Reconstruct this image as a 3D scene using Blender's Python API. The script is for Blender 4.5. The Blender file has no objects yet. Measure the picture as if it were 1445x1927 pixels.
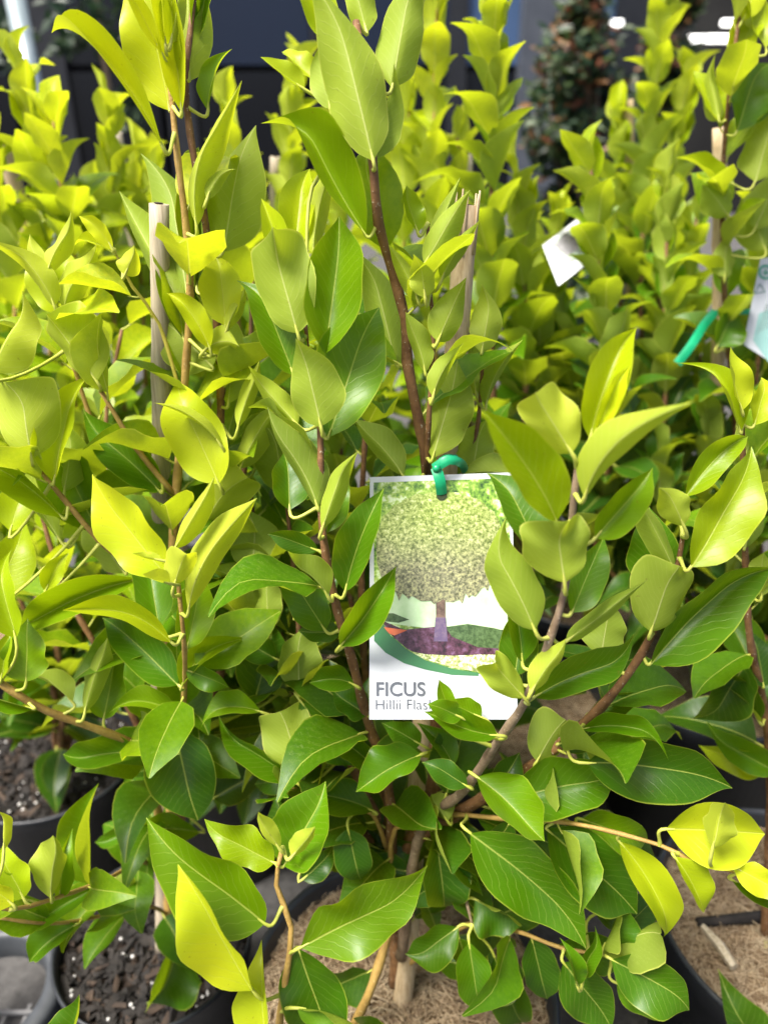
import bpy, math, random
from mathutils import Vector, Matrix
random.seed(7)
R = math.radians
sc = bpy.context.scene
# ------------------------------------------------------------------ camera, sky, sun, exposure
PITCH, FPX, CAMZ = R(26), 1449.0, 0.93
cam_d = bpy.data.cameras.new('camera'); cam = bpy.data.objects.new('camera', cam_d)
sc.collection.objects.link(cam); sc.camera = cam
cam.location = (0, 0, CAMZ); cam.rotation_euler = (R(90) - PITCH, 0, 0)
cam_d.sensor_fit = 'VERTICAL'; cam_d.sensor_height = 36; cam_d.sensor_width = 27
cam_d.lens = 36 * FPX / 1927; cam_d.clip_start = 0.02; cam_d.clip_end = 200
cam_d.dof.use_dof = True; cam_d.dof.focus_distance = 0.465; cam_d.dof.aperture_fstop = 5.2
world = bpy.data.worlds.new('World'); sc.world = world; world.use_nodes = True
wn = world.node_tree.nodes; wl_ = world.node_tree.links
bg = wn['Background']; sky = wn.new('ShaderNodeTexSky'); sky.sky_type = 'NISHITA'; sky.sun_disc = False
SUN_EL, SUN_AZ = R(62), R(236)
sky.sun_elevation = SUN_EL; sky.sun_rotation = SUN_AZ; sky.air_density = .7; sky.dust_density = 5; sky.ozone_density = .5
wl_.new(sky.outputs[0], bg.inputs[0]); bg.inputs[1].default_value = 0.10
sun_d = bpy.data.lights.new('sun', 'SUN'); sun = bpy.data.objects.new('sun', sun_d); sc.collection.objects.link(sun)
sun_d.energy = 3.5; sun_d.angle = R(24); sun_d.color = (1, .96, .9)
sd = Vector((math.sin(SUN_AZ) * math.cos(SUN_EL), math.cos(SUN_AZ) * math.cos(SUN_EL), math.sin(SUN_EL)))
sun.rotation_euler = sd.to_track_quat('Z', 'Y').to_euler()
sc.view_settings.view_transform = 'Standard'; sc.view_settings.look = 'None'
sc.view_settings.exposure = 1.38; sc.view_settings.gamma = 1
sc.render.engine = 'CYCLES'; sc.cycles.max_bounces = 6; sc.cycles.diffuse_bounces = 3; sc.cycles.glossy_bounces = 2; sc.cycles.transmission_bounces = 4
# ------------------------------------------------------------------ helpers
FWD = Vector((0, math.cos(PITCH), -math.sin(PITCH))); UP = Vector((0, math.sin(PITCH), math.cos(PITCH)))
RIGHT = Vector((1, 0, 0)); CAM = Vector((0, 0, CAMZ))
def P(x, y, z):
    """photo pixel + distance along the lens axis -> point in the place"""
    return CAM + (FWD + RIGHT * ((x - 722.5) / FPX) - UP * ((y - 963.5) / FPX)) * z
def PY(x, y, Y):
    d = FWD + RIGHT * ((x - 722.5) / FPX) - UP * ((y - 963.5) / FPX)
    return CAM + d * (Y / d.y)
def link(o, parent=None):
    sc.collection.objects.link(o)
    if parent is not None: o.parent = parent
    return o
class MB:
    def __init__(s): s.v, s.f, s.m, s.sm, s.uv, s.uv2 = [], [], [], [], {}, {}
    def quad_grid(s, rows, mat=0, uvs=None, uvs2=None, flip=False, smooth=True):
        b = len(s.v); n = len(rows[0])
        for i, r in enumerate(rows):
            for j, p in enumerate(r):
                s.v.append(tuple(p))
                if uvs: s.uv[b + i * n + j] = uvs[i][j]
                if uvs2: s.uv2[b + i * n + j] = uvs2[i][j]
        for i in range(len(rows) - 1):
            for j in range(n - 1):
                q = (b + i * n + j, b + i * n + j + 1, b + (i + 1) * n + j + 1, b + (i + 1) * n + j)
                s.f.append(q[::-1] if flip else q); s.m.append(mat); s.sm.append(smooth)
    def tube(s, pts, rad, n=6, mat=0, cap=True, smooth=True):
        b = len(s.v); pts = [Vector(p) for p in pts]; k = len(pts)
        ref = None
        for i, p in enumerate(pts):
            t = (pts[min(i + 1, k - 1)] - pts[max(i - 1, 0)]).normalized()
            if ref is None:
                ref = t.orthogonal().normalized()
            ref = (ref - t * ref.dot(t)).normalized(); bn = t.cross(ref)
            r = rad[i] if isinstance(rad, (list, tuple)) else rad
            for j in range(n):
                a = 2 * math.pi * j / n
                s.v.append(tuple(p + (ref * math.cos(a) + bn * math.sin(a)) * r))
                s.uv[len(s.v) - 1] = (j / n, i / max(1, k - 1))
        for i in range(k - 1):
            for j in range(n):
                s.f.append((b + i * n + j, b + i * n + (j + 1) % n, b + (i + 1) * n + (j + 1) % n, b + (i + 1) * n + j))
                s.m.append(mat); s.sm.append(smooth)
        if cap:
            s.f.append(tuple(b + j for j in range(n))[::-1]); s.m.append(mat); s.sm.append(False)
            e = b + (k - 1) * n
            s.f.append(tuple(e + j for j in range(n))); s.m.append(mat); s.sm.append(False)
    def lathe(s, prof, n=48, mat=0, c=(0, 0, 0), smooth=True):
        b = len(s.v); k = len(prof)
        for (r, z) in prof:
            for j in range(n):
                a = 2 * math.pi * j / n; s.v.append((c[0] + r * math.cos(a), c[1] + r * math.sin(a), c[2] + z))
        for i in range(k - 1):
            for j in range(n):
                s.f.append((b + i * n + j, b + i * n + (j + 1) % n, b + (i + 1) * n + (j + 1) % n, b + (i + 1) * n + j))
                s.m.append(mat); s.sm.append(smooth)
    def box(s, c, d, rot=None, mat=0, jit=0.0):
        b = len(s.v); c = Vector(c)
        for x in (-1, 1):
            for y in (-1, 1):
                for z in (-1, 1):
                    p = Vector((x * d[0] / 2, y * d[1] / 2, z * d[2] / 2))
                    if jit: p *= 1 + random.uniform(-jit, jit)
                    if rot is not None: p = rot @ p
                    s.v.append(tuple(c + p))
        for q in ((0, 1, 3, 2), (4, 6, 7, 5), (0, 4, 5, 1), (2, 3, 7, 6), (0, 2, 6, 4), (1, 5, 7, 3)):
            s.f.append(tuple(b + i for i in q)); s.m.append(mat); s.sm.append(False)
    def poly(s, pts, mat=0):
        b = len(s.v); s.v += [tuple(p) for p in pts]; s.f.append(tuple(range(b, b + len(pts)))); s.m.append(mat); s.sm.append(False)
    def mesh(s, name, mats):
        me = bpy.data.meshes.new(name); me.from_pydata(s.v, [], s.f)
        for m in mats: me.materials.append(m)
        me.polygons.foreach_set('material_index', s.m); me.polygons.foreach_set('use_smooth', s.sm)
        if s.uv:
            u = me.uv_layers.new(name='blade'); u2 = me.uv_layers.new(name='edge')
            for l in me.loops:
                u.data[l.index].uv = s.uv.get(l.vertex_index, (0, 0)); u2.data[l.index].uv = s.uv2.get(l.vertex_index, (0, 0))
        me.update(); return me
    def obj(s, name, mats, parent=None):
        return link(bpy.data.objects.new(name, s.mesh(name, mats if isinstance(mats, list) else [mats])), parent)
def empty(name, loc, label=None, cat=None, group=None):
    o = bpy.data.objects.new(name, None); o.location = loc; o.empty_display_size = .05; link(o)
    if label: tag(o, label, cat, group)
    return o
def tag(o, label, cat, group=None):
    o['label'] = label; o['category'] = cat
    if group: o['group'] = group
    return o
def adopt(o, root):            # geometry is built in place coordinates; keep it there under a moved root
    o.parent = root; o.matrix_parent_inverse = Matrix.Translation(-root.location); return o
def spline(pts, step):
    """Catmull-Rom through points (Vectors), about every step metres"""
    pts = [Vector(p) for p in pts]; out = []
    q = [pts[0] * 2 - pts[1]] + pts + [pts[-1] * 2 - pts[-2]]
    for i in range(1, len(q) - 2):
        n = max(2, int((q[i + 1] - q[i]).length / step))
        for k in range(n):
            t = k / n
            out.append(.5 * ((2 * q[i]) + (q[i + 1] - q[i - 1]) * t + (2 * q[i - 1] - 5 * q[i] + 4 * q[i + 1] - q[i + 2]) * t * t + (3 * q[i] - q[i - 1] - 3 * q[i + 1] + q[i + 2]) * t ** 3))
    out.append(pts[-1]); return out
# ------------------------------------------------------------------ materials
class NT:
    def __init__(s, name):
        s.mat = bpy.data.materials.new(name); s.mat.use_nodes = True; s.t = s.mat.node_tree
        s.n = s.t.nodes; s.b = s.n['Principled BSDF']; s.out = s.n['Material Output']
    def new(s, typ, **kw):
        n = s.n.new('ShaderNode' + typ)
        for k, v in kw.items(): setattr(n, k, v)
        return n
    def put(s, sock, v):
        if isinstance(v, bpy.types.NodeSocket): s.t.links.new(v, sock)
        elif isinstance(v, tuple) and len(v) == 3 and sock.type == 'RGBA': sock.default_value = (*v, 1)
        else: sock.default_value = v
    def math(s, op, a, b=0.0, c=0.0, clamp=False):
        n = s.new('Math', operation=op, use_clamp=clamp); s.put(n.inputs[0], a); s.put(n.inputs[1], b); s.put(n.inputs[2], c); return n.outputs[0]
    def mix(s, f, a, b, bt='MIX'):
        n = s.new('Mix', data_type='RGBA', blend_type=bt); s.put(n.inputs[0], f); s.put(n.inputs[6], a); s.put(n.inputs[7], b); return n.outputs[2]
    def noise(s, scale, detail=4, rough=.55, vec=None, out=0):
        n = s.new('TexNoise'); n.inputs['Scale'].default_value = scale; n.inputs['Detail'].default_value = detail; n.inputs['Roughness'].default_value = rough
        if vec is not None: s.put(n.inputs['Vector'], vec)
        return n.outputs[out]
    def ramp(s, f, stops):
        n = s.new('ValToRGB'); s.put(n.inputs[0], f); e = n.color_ramp.elements
        while len(e) < len(stops): e.new(.5)
        for el, (p, c) in zip(e, stops): el.position = p; el.color = (*c, 1) if len(c) == 3 else c
        return n.outputs[0]
    def smooth(s, v, a, b):
        n = s.new('MapRange', interpolation_type='SMOOTHSTEP'); s.put(n.inputs[0], v); n.inputs[1].default_value = a; n.inputs[2].default_value = b
        return n.outputs[0]
    def bump(s, h, strength=.3, dist=.001):
        n = s.new('Bump'); n.inputs['Strength'].default_value = strength; n.inputs['Distance'].default_value = dist; s.put(n.inputs['Height'], h); return n.outputs[0]
    def set(s, **kw):
        names = dict(col='Base Color', rough='Roughness', normal='Normal', metal='Metallic', spec='Specular IOR Level', emit='Emission Color', es='Emission Strength', coat='Coat Weight')
        for k, v in kw.items(): s.put(s.b.inputs[names[k]], v)
        return s.mat
def obj_vec(m): return m.new('TexCoord').outputs['Object']
def leaf_material():
    m = NT('ficus_leaf')
    uv = m.new('UVMap', uv_map='blade').outputs[0]; uv2 = m.new('UVMap', uv_map='edge').outputs[0]
    s = m.new('SeparateXYZ'); m.put(s.inputs[0], uv); t, lat = s.outputs[0], m.math('ABSOLUTE', m.math('SUBTRACT', s.outputs[1], .5))
    s2 = m.new('SeparateXYZ'); m.put(s2.inputs[0], uv2); edge = s2.outputs[0]
    info = m.new('ObjectInfo'); col = info.outputs['Color']; rnd = info.outputs['Random']
    back = m.new('NewGeometry').outputs['Backfacing']
    nz = m.noise(38, 3, .6, obj_vec(m)); nz2 = m.noise(260, 3, .6, obj_vec(m))
    # midrib and side veins
    midw = m.math('MULTIPLY_ADD', t, -.011, .021)
    mid = m.math('SUBTRACT', 1.0, m.smooth(m.math('DIVIDE', lat, midw), .35, 1.0))
    ph = m.math('ADD', m.math('MULTIPLY', t, 12.0), m.math('MULTIPLY', lat, -7.0)); ph = m.math('ADD', ph, m.math('MULTIPLY', nz, 2.2))
    fr = m.math('ABSOLUTE', m.math('SUBTRACT', m.math('FRACT', ph), .5))
    vein = m.math('MULTIPLY', m.math('SUBTRACT', 1.0, m.smooth(fr, .02, .075)), m.math('SUBTRACT', 1.0, m.smooth(edge, .8, .95)))
    fine = m.math('ABSOLUTE', m.math('SUBTRACT', m.math('FRACT', m.math('MULTIPLY', ph, 4.0)), .5))
    rim = m.smooth(edge, .95, .995)
    big = m.noise(16, 2, .5, obj_vec(m)); col0 = col
    col = m.mix(m.math('MULTIPLY', m.smooth(big, .48, .72), .55), col0, m.mix(1.0, col0, (1.3, 1.16, .9), 'MULTIPLY')); col = m.mix(m.math('MULTIPLY', m.smooth(big, .5, .3), .5), col, m.mix(1.0, col0, (.62, .78, .7), 'MULTIPLY'))
    up = m.mix(m.math('MULTIPLY', nz, .35), col, m.mix(1.0, col, (.72, .8, .5), 'MULTIPLY'))
    pale = m.mix(.42, col, (.50, .58, .12))
    up = m.mix(m.math('MULTIPLY', vein, m.math('MULTIPLY_ADD', rnd, .26, .12)), up, pale); up = m.mix(m.math('MULTIPLY', mid, .8), up, m.mix(.55, col, (.62, .66, .14)))
    up = m.mix(m.math('MULTIPLY', rim, .55), up, m.mix(.5, col, (.72, .72, .10)))
    und = m.mix(.46, col, (.47, .54, .085)); und0 = und
    und = m.mix(m.math('MULTIPLY', m.math('SUBTRACT', 1.0, m.smooth(fine, .05, .2)), .10), und, m.mix(1.0, und0, (.75, .8, .6), 'MULTIPLY'))
    und = m.mix(m.math('MULTIPLY', nz, .3), und, m.mix(1.0, und0, (.8, .85, .6), 'MULTIPLY'))
    und = m.mix(m.math('MULTIPLY', vein, .2), und, (.5, .55, .16)); und = m.mix(m.math('MULTIPLY', mid, .7), und, (.60, .64, .22))
    und = m.mix(m.math('MULTIPLY', rim, .6), und, (.66, .68, .14))
    spots = m.math('GREATER_THAN', m.noise(420, 1, .4, obj_vec(m)), .76)
    base = m.mix(back, up, und); base = m.mix(m.math('MULTIPLY', spots, .35), base, (.16, .10, .02))
    h = m.math('ADD', m.math('MULTIPLY', m.math('ADD', mid, m.math('MULTIPLY', vein, .22)), -1.0), m.math('MULTIPLY', nz2, .35))
    rough = m.math('ADD', m.math('MULTIPLY_ADD', back, .24, .28), m.math('MULTIPLY', nz, .16))
    nrm = m.bump(h, .35, .0006)
    m.set(col=base, rough=rough, normal=nrm, spec=.36)
    tr = m.new('BsdfTranslucent'); m.put(tr.inputs[0], m.mix(1.0, m.mix(.25, base, (.55, .62, .02)), (1.3, 1.25, .35), 'MULTIPLY')); m.put(tr.inputs['Normal'], nrm)
    mx = m.new('MixShader'); mx.inputs[0].default_value = .45
    m.t.links.new(m.b.outputs[0], mx.inputs[1]); m.t.links.new(tr.outputs[0], mx.inputs[2]); m.t.links.new(mx.outputs[0], m.out.inputs[0])
    return m.mat
def simple(name, c1, c2, scale, rough=.6, bump=.3, dist=.001, detail=5, spec=.4, stretch=None, lo=.35, hi=.65):
    m = NT(name); v = obj_vec(m)
    if stretch:
        mp = m.new('Mapping'); m.put(mp.inputs[0], v); mp.inputs['Scale'].default_value = stretch; v = mp.outputs[0]
    n = m.noise(scale, detail, .6, v)
    return m.set(col=m.ramp(n, [(lo, c1), (hi, c2)]), rough=rough, spec=spec, normal=m.bump(n, bump, dist))
def bark(name, c1, c2, dot=(.5, .44, .32), amt=.7):
    m = NT(name); v = obj_vec(m); n = m.noise(90, 5, .65, v); fine = m.noise(520, 2, .5, v)
    c = m.ramp(n, [(.35, c1), (.68, c2)]); c = m.mix(m.math('MULTIPLY', m.smooth(fine, .66, .72), amt), c, dot)
    return m.set(col=c, rough=.62, normal=m.bump(m.math('ADD', n, fine), .5, .0008), spec=.35)
LEAF = leaf_material()
PETIOLE = simple('petiole_green', (.36, .40, .05), (.50, .52, .10), 60, .5, .1, detail=2)
BARK_D = bark('bark_brown', (.10, .045, .018), (.24, .125, .05))
BARK_M = bark('bark_tan', (.28, .17, .045), (.44, .29, .08), (.55, .48, .25), .35)
BARK_G = bark('bark_green', (.42, .38, .05), (.52, .44, .07), (.36, .22, .06), .4)
BARK_T = bark('bark_grey', (.13, .085, .05), (.27, .20, .13))
def bamboo_mat(name, a, b):
    m = NT(name); v = obj_vec(m); mp = m.new('Mapping'); m.put(mp.inputs[0], v); mp.inputs['Scale'].default_value = (1, 1, .035)
    n = m.noise(420, 5, .6, mp.outputs[0]); bl = m.noise(22, 3, .6, v)
    c = m.mix(m.math('MULTIPLY', bl, .6), m.ramp(n, [(.3, a), (.7, b)]), m.mix(1.0, m.ramp(n, [(.3, a), (.7, b)]), (.72, .66, .58), 'MULTIPLY'))
    return m.set(col=c, rough=.6, normal=m.bump(n, .45, .0008), spec=.3)
BAMBOO = bamboo_mat('bamboo_tan', (.36, .26, .14), (.62, .50, .32)); BAMBOO_G = bamboo_mat('bamboo_grey', (.30, .25, .17), (.58, .51, .39)); BAMBOO_Y = bamboo_mat('bamboo_yellow', (.46, .30, .09), (.60, .43, .16))
POT = simple('black_plastic', (.012, .014, .017), (.022, .025, .029), 30, .42, .05, spec=.5)
TRAY = simple('grey_plastic', (.03, .034, .038), (.05, .055, .06), 25, .5, .08, spec=.5)
SOIL = simple('dark_soil', (.008, .006, .005), (.035, .026, .02), 120, .95, .9, .004, spec=.1)
COIRB = simple('coir_base', (.10, .065, .035), (.27, .19, .11), 140, .95, .9, .004, spec=.1)
CHIP = [simple('bark_chip_dark', (.006, .005, .004), (.022, .018, .015), 60, .85, .6, .002), simple('bark_chip_brown', (.02, .013, .009), (.06, .04, .026), 60, .85, .6, .002), simple('perlite', (.4, .39, .37), (.6, .59, .56), 200, .9, .5)]
COIR = [simple('coir_fibre', (.34, .25, .15), (.50, .40, .26), 30, .8, .1), simple('coir_fibre_dark', (.17, .11, .06), (.30, .21, .12), 30, .8, .1)]
TIE = simple('green_tie', (.0, .22, .09), (.01, .32, .14), 40, .35, .1, spec=.5)
WHITE = simple('white_card', (.45, .475, .50), (.49, .515, .54), 20, .28, .02, spec=.5)
# ------------------------------------------------------------------ leaf
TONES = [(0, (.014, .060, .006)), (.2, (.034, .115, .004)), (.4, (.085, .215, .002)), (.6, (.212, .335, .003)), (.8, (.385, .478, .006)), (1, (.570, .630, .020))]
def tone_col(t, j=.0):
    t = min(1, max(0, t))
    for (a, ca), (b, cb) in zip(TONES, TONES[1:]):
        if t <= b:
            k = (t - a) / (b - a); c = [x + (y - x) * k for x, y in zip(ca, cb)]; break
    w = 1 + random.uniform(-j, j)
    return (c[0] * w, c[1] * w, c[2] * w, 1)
PROF = [(0, .03), (.04, .25), (.1, .54), (.2, .82), (.32, .97), (.44, 1), (.57, .96), (.7, .81), (.8, .59), (.88, .35), (.94, .16), (.975, .07), (1, .012)]
def prof(t):
    for k in range(len(PROF) - 1):
        (a, x), (b, y) = PROF[k], PROF[k + 1]
        if t <= b:                                                # smooth through the table
            pa, px_ = PROF[max(0, k - 1)]; nb, ny = PROF[min(len(PROF) - 1, k + 2)]
            m0 = (y - px_) / max(1e-6, b - pa) if k else (y - x) / (b - a); m1 = (ny - x) / max(1e-6, nb - a) if k + 2 < len(PROF) else (y - x) / (b - a)
            h = b - a; u = (t - a) / h
            return (2 * u ** 3 - 3 * u * u + 1) * x + (u ** 3 - 2 * u * u + u) * h * m0 + (3 * u * u - 2 * u ** 3) * y + (u ** 3 - u * u) * h * m1
    return 0
TS = [0, .02, .05, .09, .14, .19, .25, .31, .37, .43, .49, .55, .61, .67, .73, .79, .84, .885, .92, .95, .975, 1]
SS = [-1, -.93, -.66, -.33, -.07, .07, .33, .66, .93, 1]
def leaf_grid(mb, B, C, T, lside, rside, lift_l, lift_r, nrm, rng, flip=False, tipdrop=.05, wave=.06, shift=1.0, ts=TS, ss=SS, sweep=0.0):
    """midrib = quadratic curve B-C-T; half blades reach lside / rside sideways and lift along nrm (a curved fold)"""
    L = (T - B).length; rows, u1, u2 = [], [], []; W = max(lside.length, rside.length)
    p1, p2, f1 = rng.uniform(0, 6), rng.uniform(0, 6), rng.uniform(7, 13); tw = rng.gauss(0, .38); hook = rng.gauss(0, .08) * L; lat = (rside - lside).normalized()
    roll = rng.choice((-.25, -.1, 0, .1, .3)); asym = rng.uniform(.93, 1.07)
    for t in ts:
        m = B * (1 - t) ** 2 + C * 2 * t * (1 - t) + T * t * t
        tb = max(0, t - .62) / .38; m = m + nrm * (-tipdrop * 1.5 * L * tb * tb) + lat * (hook * tb * tb) + nrm * (.012 * L * math.sin(t * 7 + p1))
        w = prof(t ** shift); r, a, b = [], [], []; fw = (T - C).normalized() * (sweep * L * min(1, t * 1.6))
        for s in ss:
            side, lift = (lside, lift_l) if s < 0 else (rside, lift_r); q = abs(s); sg = -1 if s < 0 else 1
            wv = wave * W * q * q * math.sin(f1 * t + (p1 if s < 0 else p2)) * min(1, t * 4)
            jag = 1 + .035 * math.sin(f1 * 1.7 * t + p2 * sg)
            tws = sg * tw * (t - .35) * W * q
            edge = roll * W * max(0, q - .5) ** 2 * 2 * (1 if (sg > 0) == (p1 > 3) else .4)
            r.append(m + side * (w * q * jag * (asym if s < 0 else 2 - asym)) + fw * (w * q * q) + nrm * (w * (lift * q ** 1.35 + wv + tws + edge)))
            a.append((t, .5 + .5 * s * w)); b.append((q, 0))
        rows.append(r); u1.append(a); u2.append(b)
    mb.quad_grid(rows, 0, u1, u2, flip)
class Stem:
    def __init__(s, plant, pts, r0, r1, mat, step=.012):
        s.plant = plant; s.pts = spline(pts, step); n = len(s.pts)
        acc = [0]
        for a, b in zip(s.pts, s.pts[1:]): acc.append(acc[-1] + (b - a).length)
        s.acc = acc; s.len = acc[-1]; s.rad = [r0 + (r1 - r0) * a / s.len for a in acc]
        mb = MB(); rad = [r * (1.16 if i % 3 == 0 else .97) for i, r in enumerate(s.rad)]
        mb.tube(s.pts, rad, 8 if r0 > .0025 else 6)
        if n: adopt(mb.obj('stem', mat), plant)
    def near_px(s, x, y):
        best = None
        for i, p in enumerate(s.pts):
            d = p - CAM; z = d.dot(FWD); px = 722.5 + FPX * d.dot(RIGHT) / z; py = 963.5 - FPX * d.dot(UP) / z
            e = (px - x) ** 2 + (py - y) ** 2
            if best is None or e < best[0]: best = (e, i, z)
        return best
    def at(s, f):
        d = f * s.len
        for i in range(len(s.acc) - 1):
            if s.acc[i + 1] >= d:
                k = (d - s.acc[i]) / max(1e-6, s.acc[i + 1] - s.acc[i]); return s.pts[i].lerp(s.pts[i + 1], k), (s.pts[i + 1] - s.pts[i]).normalized()
        return s.pts[-1], (s.pts[-1] - s.pts[-2]).normalized()
def petiole(mb, B, d, A, r=.0011):
    g = (B - A).length; c1 = A.lerp(B, .45) + Vector((0, 0, -.12 * g)); c2 = B - d * min(.55 * g, .016); pts = []
    for k in range(8):
        t = k / 7; pts.append(A * (1 - t) ** 3 + c1 * 3 * t * (1 - t) ** 2 + c2 * 3 * t * t * (1 - t) + B * t ** 3)
    pts.append(B + d * .005); mb.tube(pts, [r * 1.5, r * 1.2] + [r] * 5 + [r * .9, r * .4], 6, 1, False)
rng = random.Random(11)
def hero_leaf(stem, bx, by, tx, ty, wl, wr, face, tone, dzt=0., dzb=0., bow=0.):
    sweep = 0.0
    if face == 'H': face, sweep = 'D', .42; tx, ty = tx + (bx - tx) * .08, ty + (by - ty) * .08
    e, i, z = stem.near_px(bx, by); zb = z + dzb / 100 - .004; zt = zb + dzt / 100
    B, T = P(bx, by, zb), P(tx, ty, zt); zm = (zb + zt) / 2
    dx, dy = tx - bx, ty - by; n = math.hypot(dx, dy); dx, dy = dx / n, dy / n
    lx, ly = dy, -dx
    Lv = (RIGHT * lx - UP * ly)                                   # sideways, in the plane facing us
    C = (B + T) / 2 + Lv * (bow * 2 * zm / FPX)
    L = (T - B).length; W = max(abs(wl), abs(wr)) * zm / FPX; W = max(W, .20 * L)
    tow = -FWD; sgn = 1 if face == 'U' else -1
    nrm = tow * sgn                                               # upper side of the blade
    a, b = wl * 1.12 * zm / FPX, wr * 1.12 * zm / FPX; W *= 1.12
    k = rng.uniform(.15, .62); ll = .75 * math.sqrt(max(0, W * W - a * a)) + k * W; lr = .75 * math.sqrt(max(0, W * W - b * b)) + k * W * rng.uniform(.6, 1.2)
    mb = MB()
    leaf_grid(mb, B, C, T, Lv * a, -Lv * b, ll, lr, nrm, rng, face != 'U', rng.choice((.02, .06, .12, .2)), rng.uniform(.10, .34), rng.uniform(.84, 1.1), sweep=sweep)
    d = (C - B).normalized(); petiole(mb, B, d, stem.pts[i])
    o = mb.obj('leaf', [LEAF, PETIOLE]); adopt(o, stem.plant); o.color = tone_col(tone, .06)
    return o
# shared leaf meshes for grown shoots: along +Y, upper side +Z, with its petiole from the origin
def proto_leaf(k):
    r = random.Random(100 + k); mb = MB(); L = 1.0; bend = r.uniform(-.28, .16)
    B, T = Vector((0, .14, .0)), Vector((r.uniform(-.05, .05), 1.14, bend)); C = (B + T) / 2 + Vector((r.uniform(-.05, .05), 0, .10 + r.uniform(-.05, .08)))
    w = r.uniform(.25, .32); fl = r.uniform(.06, .30)
    leaf_grid(mb, B, C, T, Vector((-w, 0, 0)), Vector((w, 0, 0)), fl, fl * r.uniform(.5, 1.2), Vector((0, 0, 1)), r, False, r.uniform(0, .22), r.uniform(.1, .3), r.uniform(.88, 1.08), TS[::2], SS[:1] + SS[2:-2:1] + SS[-1:])
    mb.tube([(0, 0, 0), (0, .07, -.008), B, B + Vector((0, .05, 0))], [.017, .014, .013, .006], 5, 1, False)
    return mb.mesh('leaf', [LEAF, PETIOLE])
PROTO = [proto_leaf(k) for k in range(14)]
def put_leaf(plant, A, d, nrm, L, tone):
    d = d.normalized(); x = d.cross(nrm).normalized(); z = x.cross(d)
    for k in (.1, .5, .8, 1.15):                                  # keep grown leaves clear of the hanging tag and of the lens
        for e in (-.3, 0, .3):
            v = A + d * (L * k) + x * (L * e) - CAM; zz = v.dot(FWD)
            px, py = 722.5 + FPX * v.dot(RIGHT) / zz, 963.5 - FPX * v.dot(UP) / zz
            if zz < .40 or (zz < .53 and 685 < px < 975 and 880 < py < 1365): return
    M = Matrix(((x.x, d.x, z.x), (x.y, d.y, z.y), (x.z, d.z, z.z))).to_4x4() @ Matrix.Scale(L, 4)
    o = bpy.data.objects.new('leaf', rng.choice(PROTO)); link(o)
    adopt(o, plant); o.matrix_basis = Matrix.Translation(A) @ M; o.color = tone_col(tone, .1)
def grow(stem, f0, f1, space, L0, L1, tone0, tone1, open0=62, open1=28, avoid=None):
    """leaves in a spiral along part of a shoot; lengths, tones and opening angle run from f0 to f1"""
    n = max(2, int((f1 - f0) * stem.len / space)); a = rng.uniform(0, 6.28)
    for k in range(n):
        u = k / (n - 1); p, t = stem.at(f0 + (f1 - f0) * u); a += 2.4 + rng.uniform(-.3, .3)
        ref = t.orthogonal().normalized(); rad = ref * math.cos(a) + t.cross(ref) * math.sin(a)
        th = R(open0 + (open1 - open0) * u + rng.uniform(-12, 12)); d = t * math.cos(th) + rad * math.sin(th)
        nr = (t * math.sin(th) - rad * math.cos(th)); nr = (nr + Vector((rng.uniform(-.25, .25), rng.uniform(-.25, .25), .25))).normalized()
        put_leaf(stem.plant, p, d, nr, (L0 + (L1 - L0) * u) * rng.uniform(.82, 1.15), tone0 + (tone1 - tone0) * u + rng.uniform(-.1, .1))
# ------------------------------------------------------------------ setting: ground, building
mb = MB(); mb.poly([(-60, -20, 0), (60, -20, 0), (60, 90, 0), (-60, 90, 0)])
m = NT('ground_gravel'); v = obj_vec(m); n = m.noise(70, 6, .7, v); n2 = m.noise(1.3, 3, .6, v)
GROUND = m.set(col=m.mix(m.math('MULTIPLY', n2, .5), m.ramp(n, [(.3, (.025, .024, .023)), (.7, (.10, .097, .093))]), (.07, .066, .062)), rough=.9, normal=m.bump(n, .8, .006))
mb.obj('ground', GROUND)['kind'] = 'structure'
BY = 11.0
def glass(name, c, rough=.12): 
    m = NT(name); return m.set(col=m.mix(m.noise(.6, 2, .5, obj_vec(m)), c, tuple(x * .6 for x in c)), rough=rough, spec=.35)
G_DARK, G_BLUE, G_BLUE2 = glass('tinted_glass', (.004, .005, .008), .2), glass('upper_pane', (.010, .018, .040), .3), glass('bright_sky_reflection', (.06, .11, .22), .3)  # both blues are the sky's reflection in the windows, painted as glass colour
FRAME = simple('dark_frame', (.006, .007, .010), (.010, .012, .016), 4, .5, .02); COLUMN = simple('grey_column', (.045, .053, .068), (.065, .074, .09), 3, .55, .02)
BLACK = simple('interior_shade', (.006, .006, .006), (.012, .012, .011), 3, .9, 0)
bld = empty('shop_building', (0, BY, 0), 'dark glass-fronted building with blue sky-reflecting panes behind the plants', 'building')
def slab(name, x0, x1, y0, y1, Y, depth, mat, zmin=None):
    a, b = PY(x0, y0, Y), PY(x1, y1, Y); z0 = b.z if zmin is None else zmin
    mb = MB(); mb.box(((a.x + b.x) / 2, Y + depth / 2, (a.z + z0) / 2), (b.x - a.x, depth, a.z - z0)); return adopt(mb.obj(name, mat), bld)
mb = MB(); mb.box((-2.2, BY + .45, 1.75), (16, .3, 3.5)); adopt(mb.obj('wall', FRAME), bld)
xs = [-420, -180, 70, 330, 590, 860, 1000]
for a, b in zip(xs, xs[1:]):
    slab('glass_pane', a + 6, b - 6, 135, 400, BY, .1, G_DARK, .12)
    slab('upper_pane', a + 6, b - 6, -260, 122, BY + .02, .1, G_BLUE2 if a >= 860 else (G_BLUE if a >= 330 else G_DARK))
    slab('mullion', a - 6, a + 6, -260, 400, BY - .05, .12, FRAME, 0)
slab('column', 1006, 1052, -260, 400, BY - .35, .4, COLUMN, 0)
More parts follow.
